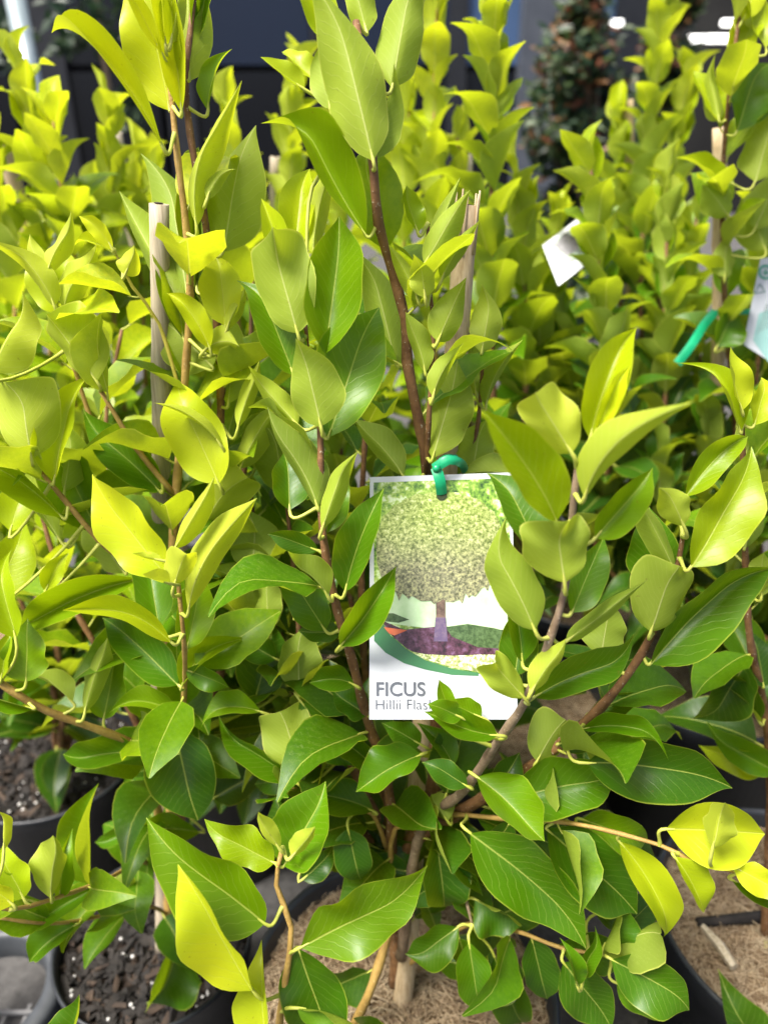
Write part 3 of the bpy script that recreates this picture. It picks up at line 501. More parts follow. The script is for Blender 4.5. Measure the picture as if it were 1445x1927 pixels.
# ------------------------------------------------------------------ every leaf one can pick out
# shoot, base x y, tip x y, half widths seen left/right, side seen (U upper / D under), age tone, tip depth cm, base depth cm, bow
LEAVES = """
L1 306 275 66 -4 9 24 U .97 -3 -1 -26
L1 320 208 262 -70 58 46 U .9 -2 .6
L1 342 210 318 -40 20 22 U .95 -1 -.3
L1 304 100 238 -30 12 15 U 1 -2 -1
L1 312 85 300 -60 9 9 U 1 0 -1
L1 322 80 345 -60 8 8 D .95 0 -.8
L2 357 150 352 -90 32 30 D .72 0 .3
L2 370 80 402 -90 10 26 U .4 1 1
L2 392 208 428 88 24 9 U .5 -1 .3 8
L1 370 425 468 178 24 14 D .97 -2 -1.2 40
L2 420 472 462 235 50 50 D .62 1 -.2
L2 390 375 433 312 15 8 D .85 0 -1.2 6
L1 352 548 310 288 50 46 D .45 2 1.2
L1 338 570 224 364 22 42 D .55 2 .8
L2 370 540 372 250 12 28 U .15 1 1.2
L1 348 640 330 420 20 40 U .35 2 1.6
W1 90 512 150 411 22 9 D 1 0 -.8 8
W1 84 515 50 445 14 14 D .97
W1 103 575 -4 449 16 24 D .97 -2 -1 -14
W1 112 588 40 485 24 16 U .85 -1 .3
W1 122 585 206 480 32 12 D .92 -2 -.8 22
W1 130 575 122 465 26 26 U .85 0 .6
L9 213 470 150 402 15 13 U 1 -1 0 -6
L9 236 517 258 464 25 8 D .97 -1 -.6
L9 216 478 132 450 6 13 U .95 0 .4 -8
W1 -15 700 72 565 20 46 D .92 -2 -6 10
L3 182 717 88 590 32 60 H .78 -1 -1
L4 60 862 34 704 60 46 H .78 -1 -1
L4 102 906 145 696 30 28 U .82 0 -.2
L4 122 925 140 790 22 22 D .6 1 1
L4 118 974 -80 855 22 22 U .62 -2 0 -18
L4 116 1020 -40 850 22 30 D .6 0 1.2 -10
L3 302 926 137 788 24 40 U .38 0 .6 -8
L2 412 910 318 702 46 46 U .92 -1 -4
L2 416 838 296 757 5 14 D .95 -2 -3.6 -14
L2 448 806 498 684 20 9 D .88 -1 -2.6 6
L2 452 882 532 748 28 20 D .75 -1 -1.5 6
L2 452 690 380 555 20 28 D .75 0 -.6
L1 395 655 315 540 14 24 U .9 -1 -1 -8
L1 400 690 300 590 50 44 D .62 1 .6
L2 385 660 452 650 30 10 D .88 -1 -2 12
L2 430 760 440 640 26 30 D .7 1 -.3
L2 425 612 412 472 36 34 U .98 -1 -1.6
L2 428 618 470 545 16 9 D .9 -1 -2 5
L2 388 985 472 888 42 24 H .82 -2 -1.5 10
L5 318 1088 163 900 46 44 U 1 -1 0
L5 328 1034 406 900 19 17 D .88 -1 -1
L5 355 1150 498 942 36 17 D .95 -2 -.6 30
L5 328 1102 350 1034 32 16 H 1 -1 -1.6
L5 320 1098 268 1085 5 20 D 1 -2 -2.2
L5 306 1055 254 1044 4 10 D 1 -1 -1.4
L4 262 1090 20 1203 26 30 U .55 -2 -1.6 -16
L5 322 1208 114 1162 4 34 U .85 -2 -.8 -34
L5 335 1288 195 1152 26 38 U .28 1 1
L5 352 1222 384 1070 22 36 U .5 1 .6
L5 342 1292 458 1203 32 10 U .6 -2 -.5 22
L4 235 1078 140 950 42 46 D .5 1 .8
L4 86 1112 122 1037 14 18 U .82 0 -1
L5 300 1180 270 1010 20 40 U .4 2 1.5
L4 20 1000 50 900 30 30 U .75 1 2
L4 -10 1130 50 985 25 40 U .7 1 2
L6 30 1200 -10 1040 20 30 U .7 1 -1
M1 702 300 616 -50 46 58 D .6 -1 -1
M1 688 442 548 172 26 42 U .56 -1 .5 8
M1 622 205 600 82 26 28 D .58 0 .5
M1 572 168 489 107 10 22 U .85 -1 1
M1 738 165 776 -60 40 36 D .55 0 .6
M1 706 300 742 150 8 32 D .5 1 .4
M1 596 155 522 86 12 25 U .95 0 3
M1 625 90 560 -70 28 30 U .72 0 1
M1 690 60 650 -90 20 30 D .6 0 1
M3 560 626 506 436 48 56 H .56 -1 -1.6
M3 612 666 646 406 45 48 U .48 0 -.3
M3 553 706 475 508 30 44 U .44 0 .6
M3 618 822 706 562 55 58 U .44 1 .3
M3 604 802 566 642 40 52 D .52 -1 -1.8
M3 598 955 483 782 16 40 D .32 -1 -.4 -14
M3 606 996 656 847 18 19 D .56 -1 -1.4
M3 612 1002 642 876 3 30 U .42 1 .4
M3 650 1112 724 918 38 24 U .3 -2 -1 8
M3 598 1036 505 1001 20 18 U .25 -1 .4
M3 612 1186 530 1058 32 32 U .34 -1 .2
M3 617 1122 529 1058 6 34 D .5 -2 -1.2 -12
M3 640 1216 743 1068 26 30 U .34 -2 -1.6 -6
M3 545 960 540 850 22 40 U .3 1 1
M3 560 800 470 700 16 22 D .7 0 1
M3 600 330 630 300 12 8 D .8 0 0
M3 540 560 490 372 16 26 U .9 0 .8 -8
M3 590 480 632 300 30 10 D .82 0 1 10
M3 556 470 570 310 30 28 U .8 1 1.6
I1 505 1186 500 1074 22 26 D .45 0 -3
I1 475 1090 482 955 40 44 D .36 1 -3
I1 430 1172 440 1068 36 40 U .15 1 -2
I1 480 1316 522 1168 40 42 U .2 0 -3
I2 563 1302 560 1180 36 40 D .4 0 -3
I2 562 1442 528 1328 46 42 H .5 0 -4.5
I2 565 1318 662 1450 30 32 U .25 0 -3
I1 492 1340 371 1355 3 30 U .5 -1 -6 -16
I2 552 1470 390 1374 14 22 U .33 0 -4 -10
L5 328 1372 371 1550 58 56 U .2 -1 -1
L1 402 1502 502 1444 34 20 U .02 0 -3
L6 272 1418 109 1443 4 40 U .35 -1 -1 -10
L6 160 1342 216 1198 22 15 D .55 0 -.5 8
L6 196 1352 226 1195 32 30 U .45 0 0
L6 50 1282 52 1165 36 38 U .52 0 0
L6 138 1322 68 1258 12 26 D .6 0 .6
L6 2 1280 20 1188 16 15 U .72
L6 62 1334 -40 1306 10 10 U .42 -1 0
L5 336 1346 205 1328 2 28 U .52 -1 -1 -16
M2 786 438 757 351 12 22 U .7 -1 0
M2 806 495 868 338 18 12 D .66 0 0 6
M2 800 495 876 364 24 24 D .64 -1 -1
M2 830 528 900 430 18 11 D .66 -1 -1 8
M2 786 566 730 465 12 18 D .72 -1 -.5 -6
M2 800 560 790 484 23 21 D .78 -1 -1.4
M2 824 642 873 528 30 25 D .66 -1 -.8
M1 745 684 690 464 30 38 D .52 1 1
M2 800 702 758 590 10 24 D .58 -1 -.2 -6
M2 815 746 869 653 22 9 D .62 -1 -1.3 8
M2 814 862 866 680 34 48 D .56 0 -.6
N2 906 664 926 545 28 26 D .66 0 0
N2 896 742 880 634 14 30 D .5 1 .5
N2 914 766 985 642 20 9 D .66 -1 -.6 14
N2 890 882 906 790 36 32 D .5 0 0
N2 1000 905 860 895 8 34 D .5 0 -1 -12
M1 758 895 660 794 14 32 D .33 1 -1 -8
M4 1075 852 998 732 26 54 H .88 -1 -.4
M4 1110 825 1190 605 40 24 U .76 0 .5 8
M4 1122 812 1180 680 18 12 U .86 -1 -.3
M4 1100 935 1300 768 36 28 D .72 -5 -1 40
M4 1046 980 904 772 40 48 U .66 -3 -1.2 -12
M4 1016 1042 938 880 30 50 U .28 1 .6
M4 1120 1012 1232 882 32 28 U .5 -1 .4
M4 1062 1096 1045 972 54 62 H .6 -1 -1.6
M4 1006 1186 903 1000 34 44 D .46 -1 -.6 -6
M4 1075 1152 1136 1008 28 32 U .4 1 .6
M4 1066 1206 1212 1095 8 20 D .5 0 1
M4 982 1245 944 1064 22 26 U .35 0 1.2 -8
M4 968 1272 988 1130 34 26 U .24 1 1
M4 986 1313 919 1238 30 24 H .6 -1 -1.2
M4 1000 1302 1074 1209 20 18 D .68 -1 -1.4 6
M4 1005 1312 1219 1236 42 18 U .24 0 .6 12
M4 935 1384 804 1330 8 34 U .4 -1 -1.6 12
M4 868 1350 806 1322 14 22 U .42 -1 -2.4
M4 850 1350 824 1280 12 18 U .42 -1 -1.4
M4 905 1350 838 1320 6 24 U .36 0 .4
M5 1286 990 1250 911 20 30 D .78 -1 -1.6
M5 1300 1066 1433 845 46 46 U .72 0 -1
M5 1288 935 1411 809 28 20 U .66 0 .6 8
M5 1268 1072 1197 925 18 24 D .56 -1 -1
M5 1230 1112 1222 955 48 28 U .3 1 1
M5 1224 1188 1272 1052 54 52 H .56 -1 -1.2
M5 1224 1248 1442 1040 42 46 U .34 0 .3 8
M5 1130 1232 1150 1128 36 38 D .45 1 1
M5 1094 1372 1264 1393 28 4 U .42 -2 -1 14
M5 1110 1342 1212 1308 22 15 U .25 0 .6
M5 1010 1432 1062 1344 38 36 H .4 0 -1
M5 1106 1436 1384 1474 52 48 U .2 -1 -2 10
M5 964 1502 1183 1470 56 36 U .4 -1 -2.5 8
M4 897 1462 1019 1590 52 16 U .45 -3 -2 8
M6 885 1568 1119 1769 56 50 U .36 -2 -2.4 6
M6 1030 1562 1207 1718 56 46 U .24 0 .6
M6 1165 1584 1270 1782 36 22 U .88 0 .8 14
M6 1095 1542 1236 1592 32 30 U .5 0 1.4
M6 1253 1560 1442 1566 54 46 U .93 0 -.4
M6 1340 1596 1361 1504 -4 42 D .88 -1 -2
M6 1268 1612 1328 1729 36 12 U .78 0 -.4 6
M6 1378 1630 1490 1690 26 22 U .97 -1 0
M6 1375 1655 1470 1700 10 12 U .3 1 1
M6 805 1555 914 1685 16 10 U .3 0 -1
M6 820 1572 840 1733 50 30 U .2 1 -.6
M9 893 1692 988 1738 18 46 U .25 -1 0
M9 862 1744 771 1812 30 32 U .3 -1 0
M9 882 1772 902 1907 30 30 U .36 -1 -.6
M9 952 1788 916 1902 45 24 U .2 0 .6
M9 930 1800 985 1945 30 36 U .2 1 1.5
M8 1086 1856 1064 1774 4 22 U .36 -1 -2
M8 1094 1838 1140 1762 16 10 U .36 -1 -1.5 6
M8 1134 1784 1172 1697 0 48 U .3 -1 -.5
M8 1150 1805 1312 1891 44 42 U .28 -1 -1.2
M8 1060 1812 1158 1935 42 38 U .25 0 0
M8 1160 1850 1282 1896 18 32 U .4 1 .8
M8 1150 1765 1248 1678 28 26 U .2 1 1
M8 1120 1720 1200 1690 22 30 U .15 1 2
R1 1450 2000 1357 1870 32 44 U .25 -1 -10
M3 792 1420 668 1498 14 42 U .36 -2 -4 -8
M1 852 1442 790 1364 10 26 U .35 0 -4 -8
M6 842 1546 806 1494 14 26 D .3 0 -1
M1 790 1400 720 1360 14 26 U .3 0 -4
M7 498 1738 264 1554 50 60 U .46 -1 -.6
M7 475 1862 355 1626 62 34 U .98 -3 -2 8
M7 516 1623 377 1555 22 36 U .62 0 .4
M7 535 1628 621 1480 56 36 U .42 1 .6
M7 527 1598 480 1530 15 12 D 1 -1 -.6
M7 549 1613 596 1557 19 13 D .95 -1 -.8
M7 567 1782 807 1663 56 56 U .48 0 -.4
M7 562 1786 632 1990 52 56 U .25 0 .8
M7 505 1965 500 1799 50 16 U .97 -1 -2 8
M7 560 1897 700 1945 14 32 U .46 0 -1 10
L8 332 1762 284 1899 62 10 U .28 -1 -4 10
M7 120 1995 161 1879 46 6 U .3 0 4
N6 655 1560 680 1672 32 32 U .2 0 -1
N6 570 1655 634 1596 22 22 U .1 0 0
N6 702 1526 540 1490 12 38 U .3 -1 -1 -10
N6 560 1620 520 1500 34 30 U .25 0 .5
L5 376 1566 227 1593 6 34 U .42 -1 -2 -16
L7 250 1562 181 1592 8 16 U .3
L7 172 1664 167 1480 52 2 U .5 -1 -.3
L7 97 1690 121 1574 44 6 D .72 -1 -.6 8
L7 112 1688 124 1574 2 24 U .5 0 .4
L7 45 1690 -4 1596 28 36 U .72 0 .3
L7 25 1702 -50 1640 20 26 U .97 -1 -.5
L7 178 1672 49 1758 10 24 U .36 -1 -.5 -6
L8 145 1740 54 1811 6 38 U .36 -1 -.5 -6
L7 240 1640 204 1716 20 22 D .35 1 .5
L8 172 1716 118 1635 20 38 U .35 1 .5
L7 8 1600 8 1520 8 8 D .95 0 0
R1 1395 772 1363 656 14 32 U .97 -1 -1
R1 1392 812 1318 660 14 22 U .72 0 0 -6
R1 1418 800 1446 705 22 24 U .85 0 0
R1 1400 860 1440 760 26 26 D .6 1 .5
R1 1400 1032 1442 908 36 34 D .5 0 0
R1 1432 1122 1432 1038 20 24 D .55 0 -1
R1 1436 1292 1420 1190 28 30 U .15
R1 1426 1356 1298 1255 4 22 U .15 -1 -1 -14
R1 1450 1440 1318 1410 28 22 U .72 0 -1
R1 1455 1450 1320 1378 22 28 U .36 -1 -1.8
R1 1400 1250 1330 1370 30 40 U .12 1 1
R2 1385 248 1432 104 38 42 U .4 0 -.6
R2 1420 342 1462 195 30 36 D .6 -1 -1.4
R2 1352 226 1320 124 8 20 D .72 0 0 -6
R2 1378 152 1392 15 24 28 U .95
R2 1370 406 1325 345 18 26 D .55 0 -1
R2 1362 372 1278 288 10 20 U .82 -1 0 -8
R2 1363 522 1366 447 21 19 D .62 0 -1.5
R2 1348 652 1382 584 26 32 U .35 0 -2
R2 1440 470 1400 370 24 28 D .55 0 -1
R2 1420 430 1465 330 30 30 D .55 0 -1
R2 1440 90 1380 -40 20 30 U .8
M4 930 1492 978 1418 28 26 U .1 1 1
M3 700 1440 610 1385 14 26 U .25 0 -2 -8
M1 800 1610 700 1570 26 22 U .15 0 0
M3 690 1345 620 1300 16 30 U .2 0 0
M3 668 1290 580 1290 10 30 U .3 -1 -1 -12
M1 830 1490 905 1420 24 24 U .15 0 0
M1 770 1640 660 1620 24 26 U .15 0 -2
M3 640 1190 560 1190 16 22 U .2 0 1
M6 960 1545 900 1640 28 28 U .15 1 .8
M5 1050 1400 1130 1370 20 28 U .15 0 0
M4 880 1480 800 1430 18 22 U .2 0 -1
I1 600 1450 470 1480 20 26 U .2 0 -3
I1 520 1240 430 1190 20 30 U .25 0 -3
I1 500 1130 400 1060 20 26 D .35 0 -2
I2 560 1160 640 1080 24 22 U .15 0 -1
L5 350 1260 430 1290 20 22 U .35 0 .6
M8 1000 1765 1030 1890 30 30 U .2 1 .5
M9 845 1650 760 1700 24 26 U .15 1 .5
R2 1395 40 1440 -60 22 22 U .95
"""
for ln in LEAVES.strip().splitlines():
    f = ln.split(); a = [float(x) for x in f[1:7]] + [f[7]] + [float(x) for x in f[8:]]
    hero_leaf(STEMS[f[0]], *a)
# shaded leaves deep inside the near plants
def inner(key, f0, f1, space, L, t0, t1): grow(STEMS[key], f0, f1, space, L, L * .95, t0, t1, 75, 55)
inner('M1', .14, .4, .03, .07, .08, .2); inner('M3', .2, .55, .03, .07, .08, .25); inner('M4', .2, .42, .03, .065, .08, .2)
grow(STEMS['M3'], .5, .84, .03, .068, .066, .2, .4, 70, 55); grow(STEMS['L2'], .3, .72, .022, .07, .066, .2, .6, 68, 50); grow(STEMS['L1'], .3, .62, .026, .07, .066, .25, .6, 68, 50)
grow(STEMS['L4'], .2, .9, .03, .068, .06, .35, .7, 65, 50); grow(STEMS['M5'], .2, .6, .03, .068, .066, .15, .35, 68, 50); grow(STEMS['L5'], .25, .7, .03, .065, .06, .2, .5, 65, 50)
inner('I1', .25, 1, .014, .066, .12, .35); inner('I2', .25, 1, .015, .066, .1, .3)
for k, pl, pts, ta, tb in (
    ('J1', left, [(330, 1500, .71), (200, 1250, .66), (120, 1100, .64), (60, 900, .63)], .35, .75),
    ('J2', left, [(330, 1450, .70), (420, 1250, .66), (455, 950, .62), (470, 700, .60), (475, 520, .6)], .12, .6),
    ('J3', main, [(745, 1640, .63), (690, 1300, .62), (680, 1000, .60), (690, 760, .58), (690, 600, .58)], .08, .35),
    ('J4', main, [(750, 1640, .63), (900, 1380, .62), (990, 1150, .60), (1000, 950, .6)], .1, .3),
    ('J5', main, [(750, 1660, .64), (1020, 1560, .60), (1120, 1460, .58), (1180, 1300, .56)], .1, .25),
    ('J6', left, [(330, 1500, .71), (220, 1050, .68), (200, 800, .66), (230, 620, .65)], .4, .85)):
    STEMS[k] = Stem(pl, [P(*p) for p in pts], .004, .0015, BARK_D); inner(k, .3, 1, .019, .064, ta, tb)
# ------------------------------------------------------------------ plants farther back: shoots read off the photograph
def back_plant(label, root, shoots, potr=.13, poth=.26, kind='coir', seed=1, space=.0105):
    if root[2]: pot(root[0], root[1], potr, poth, kind, root[2], 'pots of the back rows', seed, .25)
    pl = empty('ficus_plant', (root[0], root[1], poth - .025), label, 'plant', GP)
    rt = Vector((root[0], root[1], poth - .03))
    for (pts, z0, z1, ta, tb, L) in shoots:
        p = [P(x, y, z0 + (z1 - z0) * i / max(1, len(pts) - 1)) for i, (x, y) in enumerate(pts)]
        low = p[0]; d = rt - low
        path = [rt + Vector((rng.uniform(-.02, .02), rng.uniform(-.02, .02), 0)), rt.lerp(low, .45) + Vector((d.x * -.08, d.y * -.08, 0))] + p
        s = Stem(pl, path, .0055, .0016, BARK_D if ta < .5 else BARK_M, .02)
        vis = sum((b - a).length for a, b in zip(p, p[1:])) / s.len; f0 = max(.12, 1 - vis)
        grow(s, f0, .995, space, L, L * .62, ta, tb, 50, 17)
        if f0 > .3: grow(s, max(.15, f0 - .4), f0, .018, L, L, max(.05, ta - .3), ta, 75, 60)
back_plant('yellow ficus rising in front of the galvanised steel pole', (-.62, 1.05, 'black pot of the yellow ficus near the steel pole'), [
    ([(110, 480), (85, 330), (35, 130)], .86, .80, .6, .95, .075), ([(140, 520), (115, 350), (100, 210)], .84, .78, .65, 1, .07), ([(30, 640), (20, 480), (-20, 260)], .84, .82, .6, .95, .075)], seed=21)
back_plant('yellow ficus against the dark glass beside the leaning cane', (-.40, 1.12, 'black pot of the yellow ficus with the leaning cane'), [
    ([(215, 600), (212, 380), (205, 210)], .92, .86, .6, .95, .075), ([(270, 600), (262, 430), (255, 300)], .95, .92, .6, .98, .07), ([(170, 760), (150, 640), (165, 520)], .85, .82, .55, .95, .07)], seed=22)
back_plant('yellow ficus filling the gap behind the grey stake and tall brown stem', (-.18, 1.2, 'black pot hidden behind the grey stake'), [
    ([(450, 620), (440, 400), (425, 210)], .98, .92, .55, .95, .072), ([(530, 560), (545, 330), (560, 130)], .98, .92, .6, 1, .075), ([(360, 640), (380, 480), (400, 330)], 1.02, .98, .6, .95, .07)], seed=23)
back_plant('tall yellow ficus standing behind the pale split cane', (.08, 1.15, 'black pot behind the pale split cane'), [
    ([(820, 640), (815, 300), (822, 0)], .98, .88, .6, 1, .075), ([(760, 560), (765, 350), (770, 180)], 1.0, .95, .6, .95, .075), ([(880, 560), (875, 430), (860, 260)], 1.0, .95, .55, .95, .07)], seed=24)
back_plant('tall ficus spire rising before the blue sky reflection and grey column', (.17, .80, None), [
    ([(925, 640), (925, 300), (930, -50)], .86, .74, .4, .9, .078), ([(990, 700), (985, 520), (975, 330)], .90, .86, .45, .92, .072), ([(1010, 780), (1015, 640), (1035, 560)], .92, .9, .3, .6, .07)], seed=25)
back_plant('ficus carrying the small tilted tag', (.32, 1.10, 'black pot under the ficus with the tilted tag'), [
    ([(1150, 850), (1140, 620), (1110, 310)], .86, .78, .12, .8, .075), ([(1240, 820), (1250, 600), (1255, 350)], .92, .88, .12, .75, .072), ([(1080, 820), (1075, 700), (1060, 600)], .92, .9, .12, .45, .07)], seed=26)
back_plant('tall bright ficus before the dark shop opening', (.55, 1.35, 'black pot before the dark shop opening'), [
    ([(1205, 560), (1220, 300), (1245, 10)], 1.12, 1.02, .25, .88, .08), ([(1240, 560), (1265, 330), (1290, 150)], 1.10, 1.04, .35, .95, .08), ([(1165, 560), (1160, 400), (1165, 220)], 1.15, 1.1, .3, .85, .075)], seed=27)
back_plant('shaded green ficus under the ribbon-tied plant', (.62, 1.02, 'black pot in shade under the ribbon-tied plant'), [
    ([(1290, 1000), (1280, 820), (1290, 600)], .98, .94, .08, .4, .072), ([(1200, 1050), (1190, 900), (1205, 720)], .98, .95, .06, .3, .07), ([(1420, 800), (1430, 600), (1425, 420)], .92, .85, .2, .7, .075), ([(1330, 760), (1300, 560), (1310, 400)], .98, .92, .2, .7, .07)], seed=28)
back_plant('leafy ficus in the stakeless dark bark pot near the empty tray', (BL[0], BL[1], None), [
    ([(120, 1300), (70, 1000), (30, 780)], .90, .80, .3, .7, .072), ([(100, 1290), (10, 1050), (-40, 860)], .92, .82, .3, .75, .072), ([(150, 1250), (170, 950), (140, 740)], .92, .82, .35, .8, .07)], poth=.195, seed=29)
for k_, f0_, f1_, sp_, L_, ta_, tb_ in (('M8', .15, .95, .026, .056, .15, .3), ('M9', .2, .95, .028, .056, .12, .28), ('M6', .12, .7, .03, .064, .12, .4), ('N6', .2, .95, .026, .06, .12, .35), ('L6', .1, .6, .035, .062, .2, .5), ('L7', .12, .85, .035, .055, .25, .6), ('L8', .12, .8, .035, .055, .2, .5), ('M7', .12, .4, .03, .062, .15, .3), ('M2', .1, .8, .03, .055, .4, .65), ('M1', .60, .86, .026, .07, .4, .6), ('L1', .6, .84, .03, .068, .6, .9), ('L3', .1, .9, .03, .066, .4, .7), ('W1', .3, .85, .03, .064, .5, .85), ('L9', .1, .7, .03, .05, .7, .95)):
    grow(STEMS[k_], f0_, f1_, sp_, L_, L_ * .9, ta_, tb_, 66, 48)
for s_ in ('R2',): grow(STEMS[s_], .35, .97, .026, .072, .05, .2, .9, 60, 28)
grow(STEMS['R1'], .35, .9, .034, .07, .06, .12, .5, 70, 50)
back_plant('dark leafy ficus close behind the large tag', (.02, .86, 'black pot close behind the tagged ficus'), [
    ([(700, 1300), (640, 1000), (650, 720)], .80, .68, .08, .45, .08), ([(760, 1300), (720, 1050), (700, 760)], .84, .74, .08, .4, .08), ([(860, 1330), (880, 1100), (930, 850)], .80, .72, .08, .4, .08), ([(600, 1400), (520, 1150), (520, 850)], .78, .70, .1, .5, .08)], seed=31)
back_plant('dark ficus in the small soil pot behind the grey stake', (-.215, .80, None), [
    ([(420, 1350), (430, 1100), (440, 820)], .80, .70, .08, .5, .078), ([(330, 1300), (250, 1080), (270, 820)], .82, .72, .2, .6, .075), ([(500, 1400), (470, 1250), (480, 1000)], .80, .72, .06, .3, .075)], poth=.195, seed=32)
back_plant('green ficus between the tilted tag and the split cane', (.22, 1.38, 'black pot between the rear canes'), [
    ([(960, 900), (980, 700), (1000, 470)], 1.05, .98, .15, .75, .08), ([(1060, 760), (1040, 560), (1050, 400)], 1.1, 1.04, .3, .85, .075), ([(880, 760), (900, 600), (890, 430)], 1.08, 1.02, .3, .85, .075)], seed=33)
back_plant('yellow ficus standing beyond the steel pole plant on grey paving', (-.74, 1.3, 'black pot standing by itself beyond the steel pole plant'), [
    ([(60, 700), (70, 560), (60, 440)], 1.05, 1.0, .5, .9, .08), ([(170, 640), (165, 480), (170, 380)], 1.1, 1.05, .5, .9, .08), ([(-10, 820), (10, 700), (0, 560)], 1.0, .95, .45, .85, .08)], seed=34)
back_plant('yellow ficus in the rear row under the dark glass', (-.25, 1.55, 'black pot in the rear row under the dark glass'), [
    ([(330, 640), (300, 480), (290, 320)], 1.25, 1.2, .5, .9, .085), ([(480, 640), (490, 480), (470, 330)], 1.25, 1.2, .5, .92, .085), ([(640, 640), (640, 450), (610, 270)], 1.2, 1.15, .5, .92, .085), ([(400, 700), (395, 540), (400, 400)], 1.2, 1.15, .5, .92, .085)], seed=35)
back_plant('deep green ficus in shade beside the coir pot', (.75, .80, 'black pot in shade at the mint tag'), [
    ([(1380, 1150), (1400, 980), (1420, 780)], .88, .8, .08, .4, .078), ([(1290, 1130), (1250, 1000), (1240, 860)], .9, .85, .06, .3, .075), ([(1330, 1120), (1330, 980), (1330, 800)], .92, .86, .06, .35, .075), ([(1150, 1080), (1130, 960), (1130, 800)], .95, .9, .05, .3, .078)], seed=36)
# ------------------------------------------------------------------ stakes
def stake(label, mat, pts, r0, r1, nodes=3, group='bamboo canes holding the plants', split=False):
    p = [P(*q) for q in pts]; a, b = p[0], p[1]; b = b + (b - a).normalized() * max(0, (b.z - .2) / max(.2, (a - b).normalized().z)); root = empty('bamboo_stake', b, label, 'stake', group)
    mb = MB(); n = 40; pp, rr = [], []
    for i in range(n + 1):
        t = i / n; k = min(abs(t - (j + .45) / nodes) for j in range(nodes)); bul = .14 * math.exp(-(k / .008) ** 2)
        pp.append(a.lerp(b, t) + Vector((.0012 * math.sin(t * 9), .001 * math.cos(t * 7), 0))); rr.append((r0 + (r1 - r0) * t) * (1 + bul))
    mb.tube(pp, rr, 14); adopt(mb.obj('cane', mat), root)
    mb = MB(); d = (a - b).normalized()
    for k in range(16 if split else 9):
        an = rng.uniform(0, 6.28); o_ = d.orthogonal().normalized(); q = (o_ * math.cos(an) + d.cross(o_) * math.sin(an)) * r0 * (1.0 if split else .75)
        h = rng.uniform(.002, .010) if split else .0012; l0 = -.03 if split else -.004
        mb.tube([a + q * 1.0 + d * l0, a + q * 1.02 + d * h], [.0011, .0007], 4)
    adopt(mb.obj('frayed_fibre', mat), root) if split else None
    mb = MB(); mb.tube([a + d * .0004, a + d * .0009], r0 * .45, 10); adopt(mb.obj('hollow_shade_disc', CHIP[1]), root)  # dark disc on the capped top paints the shade of the hollow
stake('square-cut grey bamboo stake standing among yellow leaves', BAMBOO_G, [(299, 384, .485), (306, 1792, .795)], .0062, .0080)
stake('pale bamboo stake with frayed split top above the printed tag', BAMBOO, [(878, 388, .50), (755, 1885, .68)], .0075, .0088, split=True)
stake('thin bamboo cane rising just behind the frayed stake', BAMBOO_G, [(877, 290, .95), (905, 1000, 1.15)], .0070, .0075)
stake('pale cane tip against the dark glass wall', BAMBOO_G, [(518, 295, .95), (500, 900, 1.2)], .0066, .007)
stake('blurred tan cane before the red-tipped shrub', BAMBOO, [(1181, 188, 1.1), (1190, 900, 1.32)], .0080, .0085)
stake('tall cane with grooved tan top tied by the green ribbon', BAMBOO, [(1354, 240, .765), (1344, 1290, 1.07)], .0070, .0095)
stake('leaning brown cane among the leaves by the steel pole', BAMBOO, [(2, 260, .95), (75, 520, 1.05)], .010, .010)
stake('slender cane leaning beside the sapling', BAMBOO_G, [(218, 250, 1.0), (262, 520, 1.1)], .008, .008)
# ------------------------------------------------------------------ tag, print and ties
TL, TR_, BLc, BR = P(696, 898, .492), P(962, 889, .492), P(695, 1354, .478), P(974, 1354, .478)
tagroot = empty('plant_tag', (BLc + BR) / 2, 'white printed tag with picture of a round clipped tree', 'plant tag')
TX = (TR_ - TL).normalized(); TN = (BLc - TL).cross(TX).normalized(); TN = TN if TN.dot(FWD) < 0 else -TN
def onTag(x, y, lift):
    ray = FWD + RIGHT * ((x - 722.5) / FPX) - UP * ((y - 963.5) / FPX)
    p0 = TL + TN * lift; return CAM + ray * ((p0 - CAM).dot(TN) / ray.dot(TN))
mb = MB(); cs = [(696, 898), (962, 889), (974, 1354), (695, 1354)]
hole = [(831 + 10 * math.cos(a), 932 + 10 * math.sin(a)) for a in [k * math.pi / 8 for k in range(16)]]
f_, b_ = [onTag(x, y, 0) for x, y in cs], [onTag(x, y, -.0005) for x, y in cs]
mb.poly(f_); mb.poly(b_[::-1])
for i in range(4): mb.poly([f_[i], f_[(i + 1) % 4], b_[(i + 1) % 4], b_[i]])
adopt(mb.obj('card', WHITE), tagroot)
def speck(name, stops, scale, detail=3, rough=.32):
    m = NT(name); n = m.noise(scale, detail, .7, obj_vec(m)); return m.set(col=m.ramp(n, stops), rough=rough)
P_BG = speck('print_trees', [(.34, (.02, .06, .015)), (.46, (.12, .24, .03)), (.56, (.28, .40, .07)), (.66, (.5, .6, .36))], 170)
P_LAWN = speck('print_lawn', [(.3, (.40, .58, .32)), (.7, (.52, .66, .46))], 120)
m = NT('print_crown'); v_ = obj_vec(m); n = m.noise(520, 3, .7, v_); n2 = m.noise(60, 3, .6, v_); sz = m.new('SeparateXYZ'); m.put(sz.inputs[0], v_)
zt_, zb_ = onTag(828, 930, 0).z, onTag(828, 1130, 0).z
g = m.math('ADD', m.smooth(sz.outputs[2], zb_, zt_), m.math('MULTIPLY_ADD', n2, .5, -.42), clamp=True)
P_CROWN = m.set(rough=.32, col=m.mix(g, m.ramp(n, [(.38, (.06, .065, .03)), (.5, (.18, .18, .11)), (.64, (.34, .34, .16)), (.72, (.5, .5, .26))]), m.ramp(n, [(.34, (.08, .13, .02)), (.46, (.20, .28, .04)), (.58, (.36, .44, .12)), (.68, (.55, .6, .36))])))
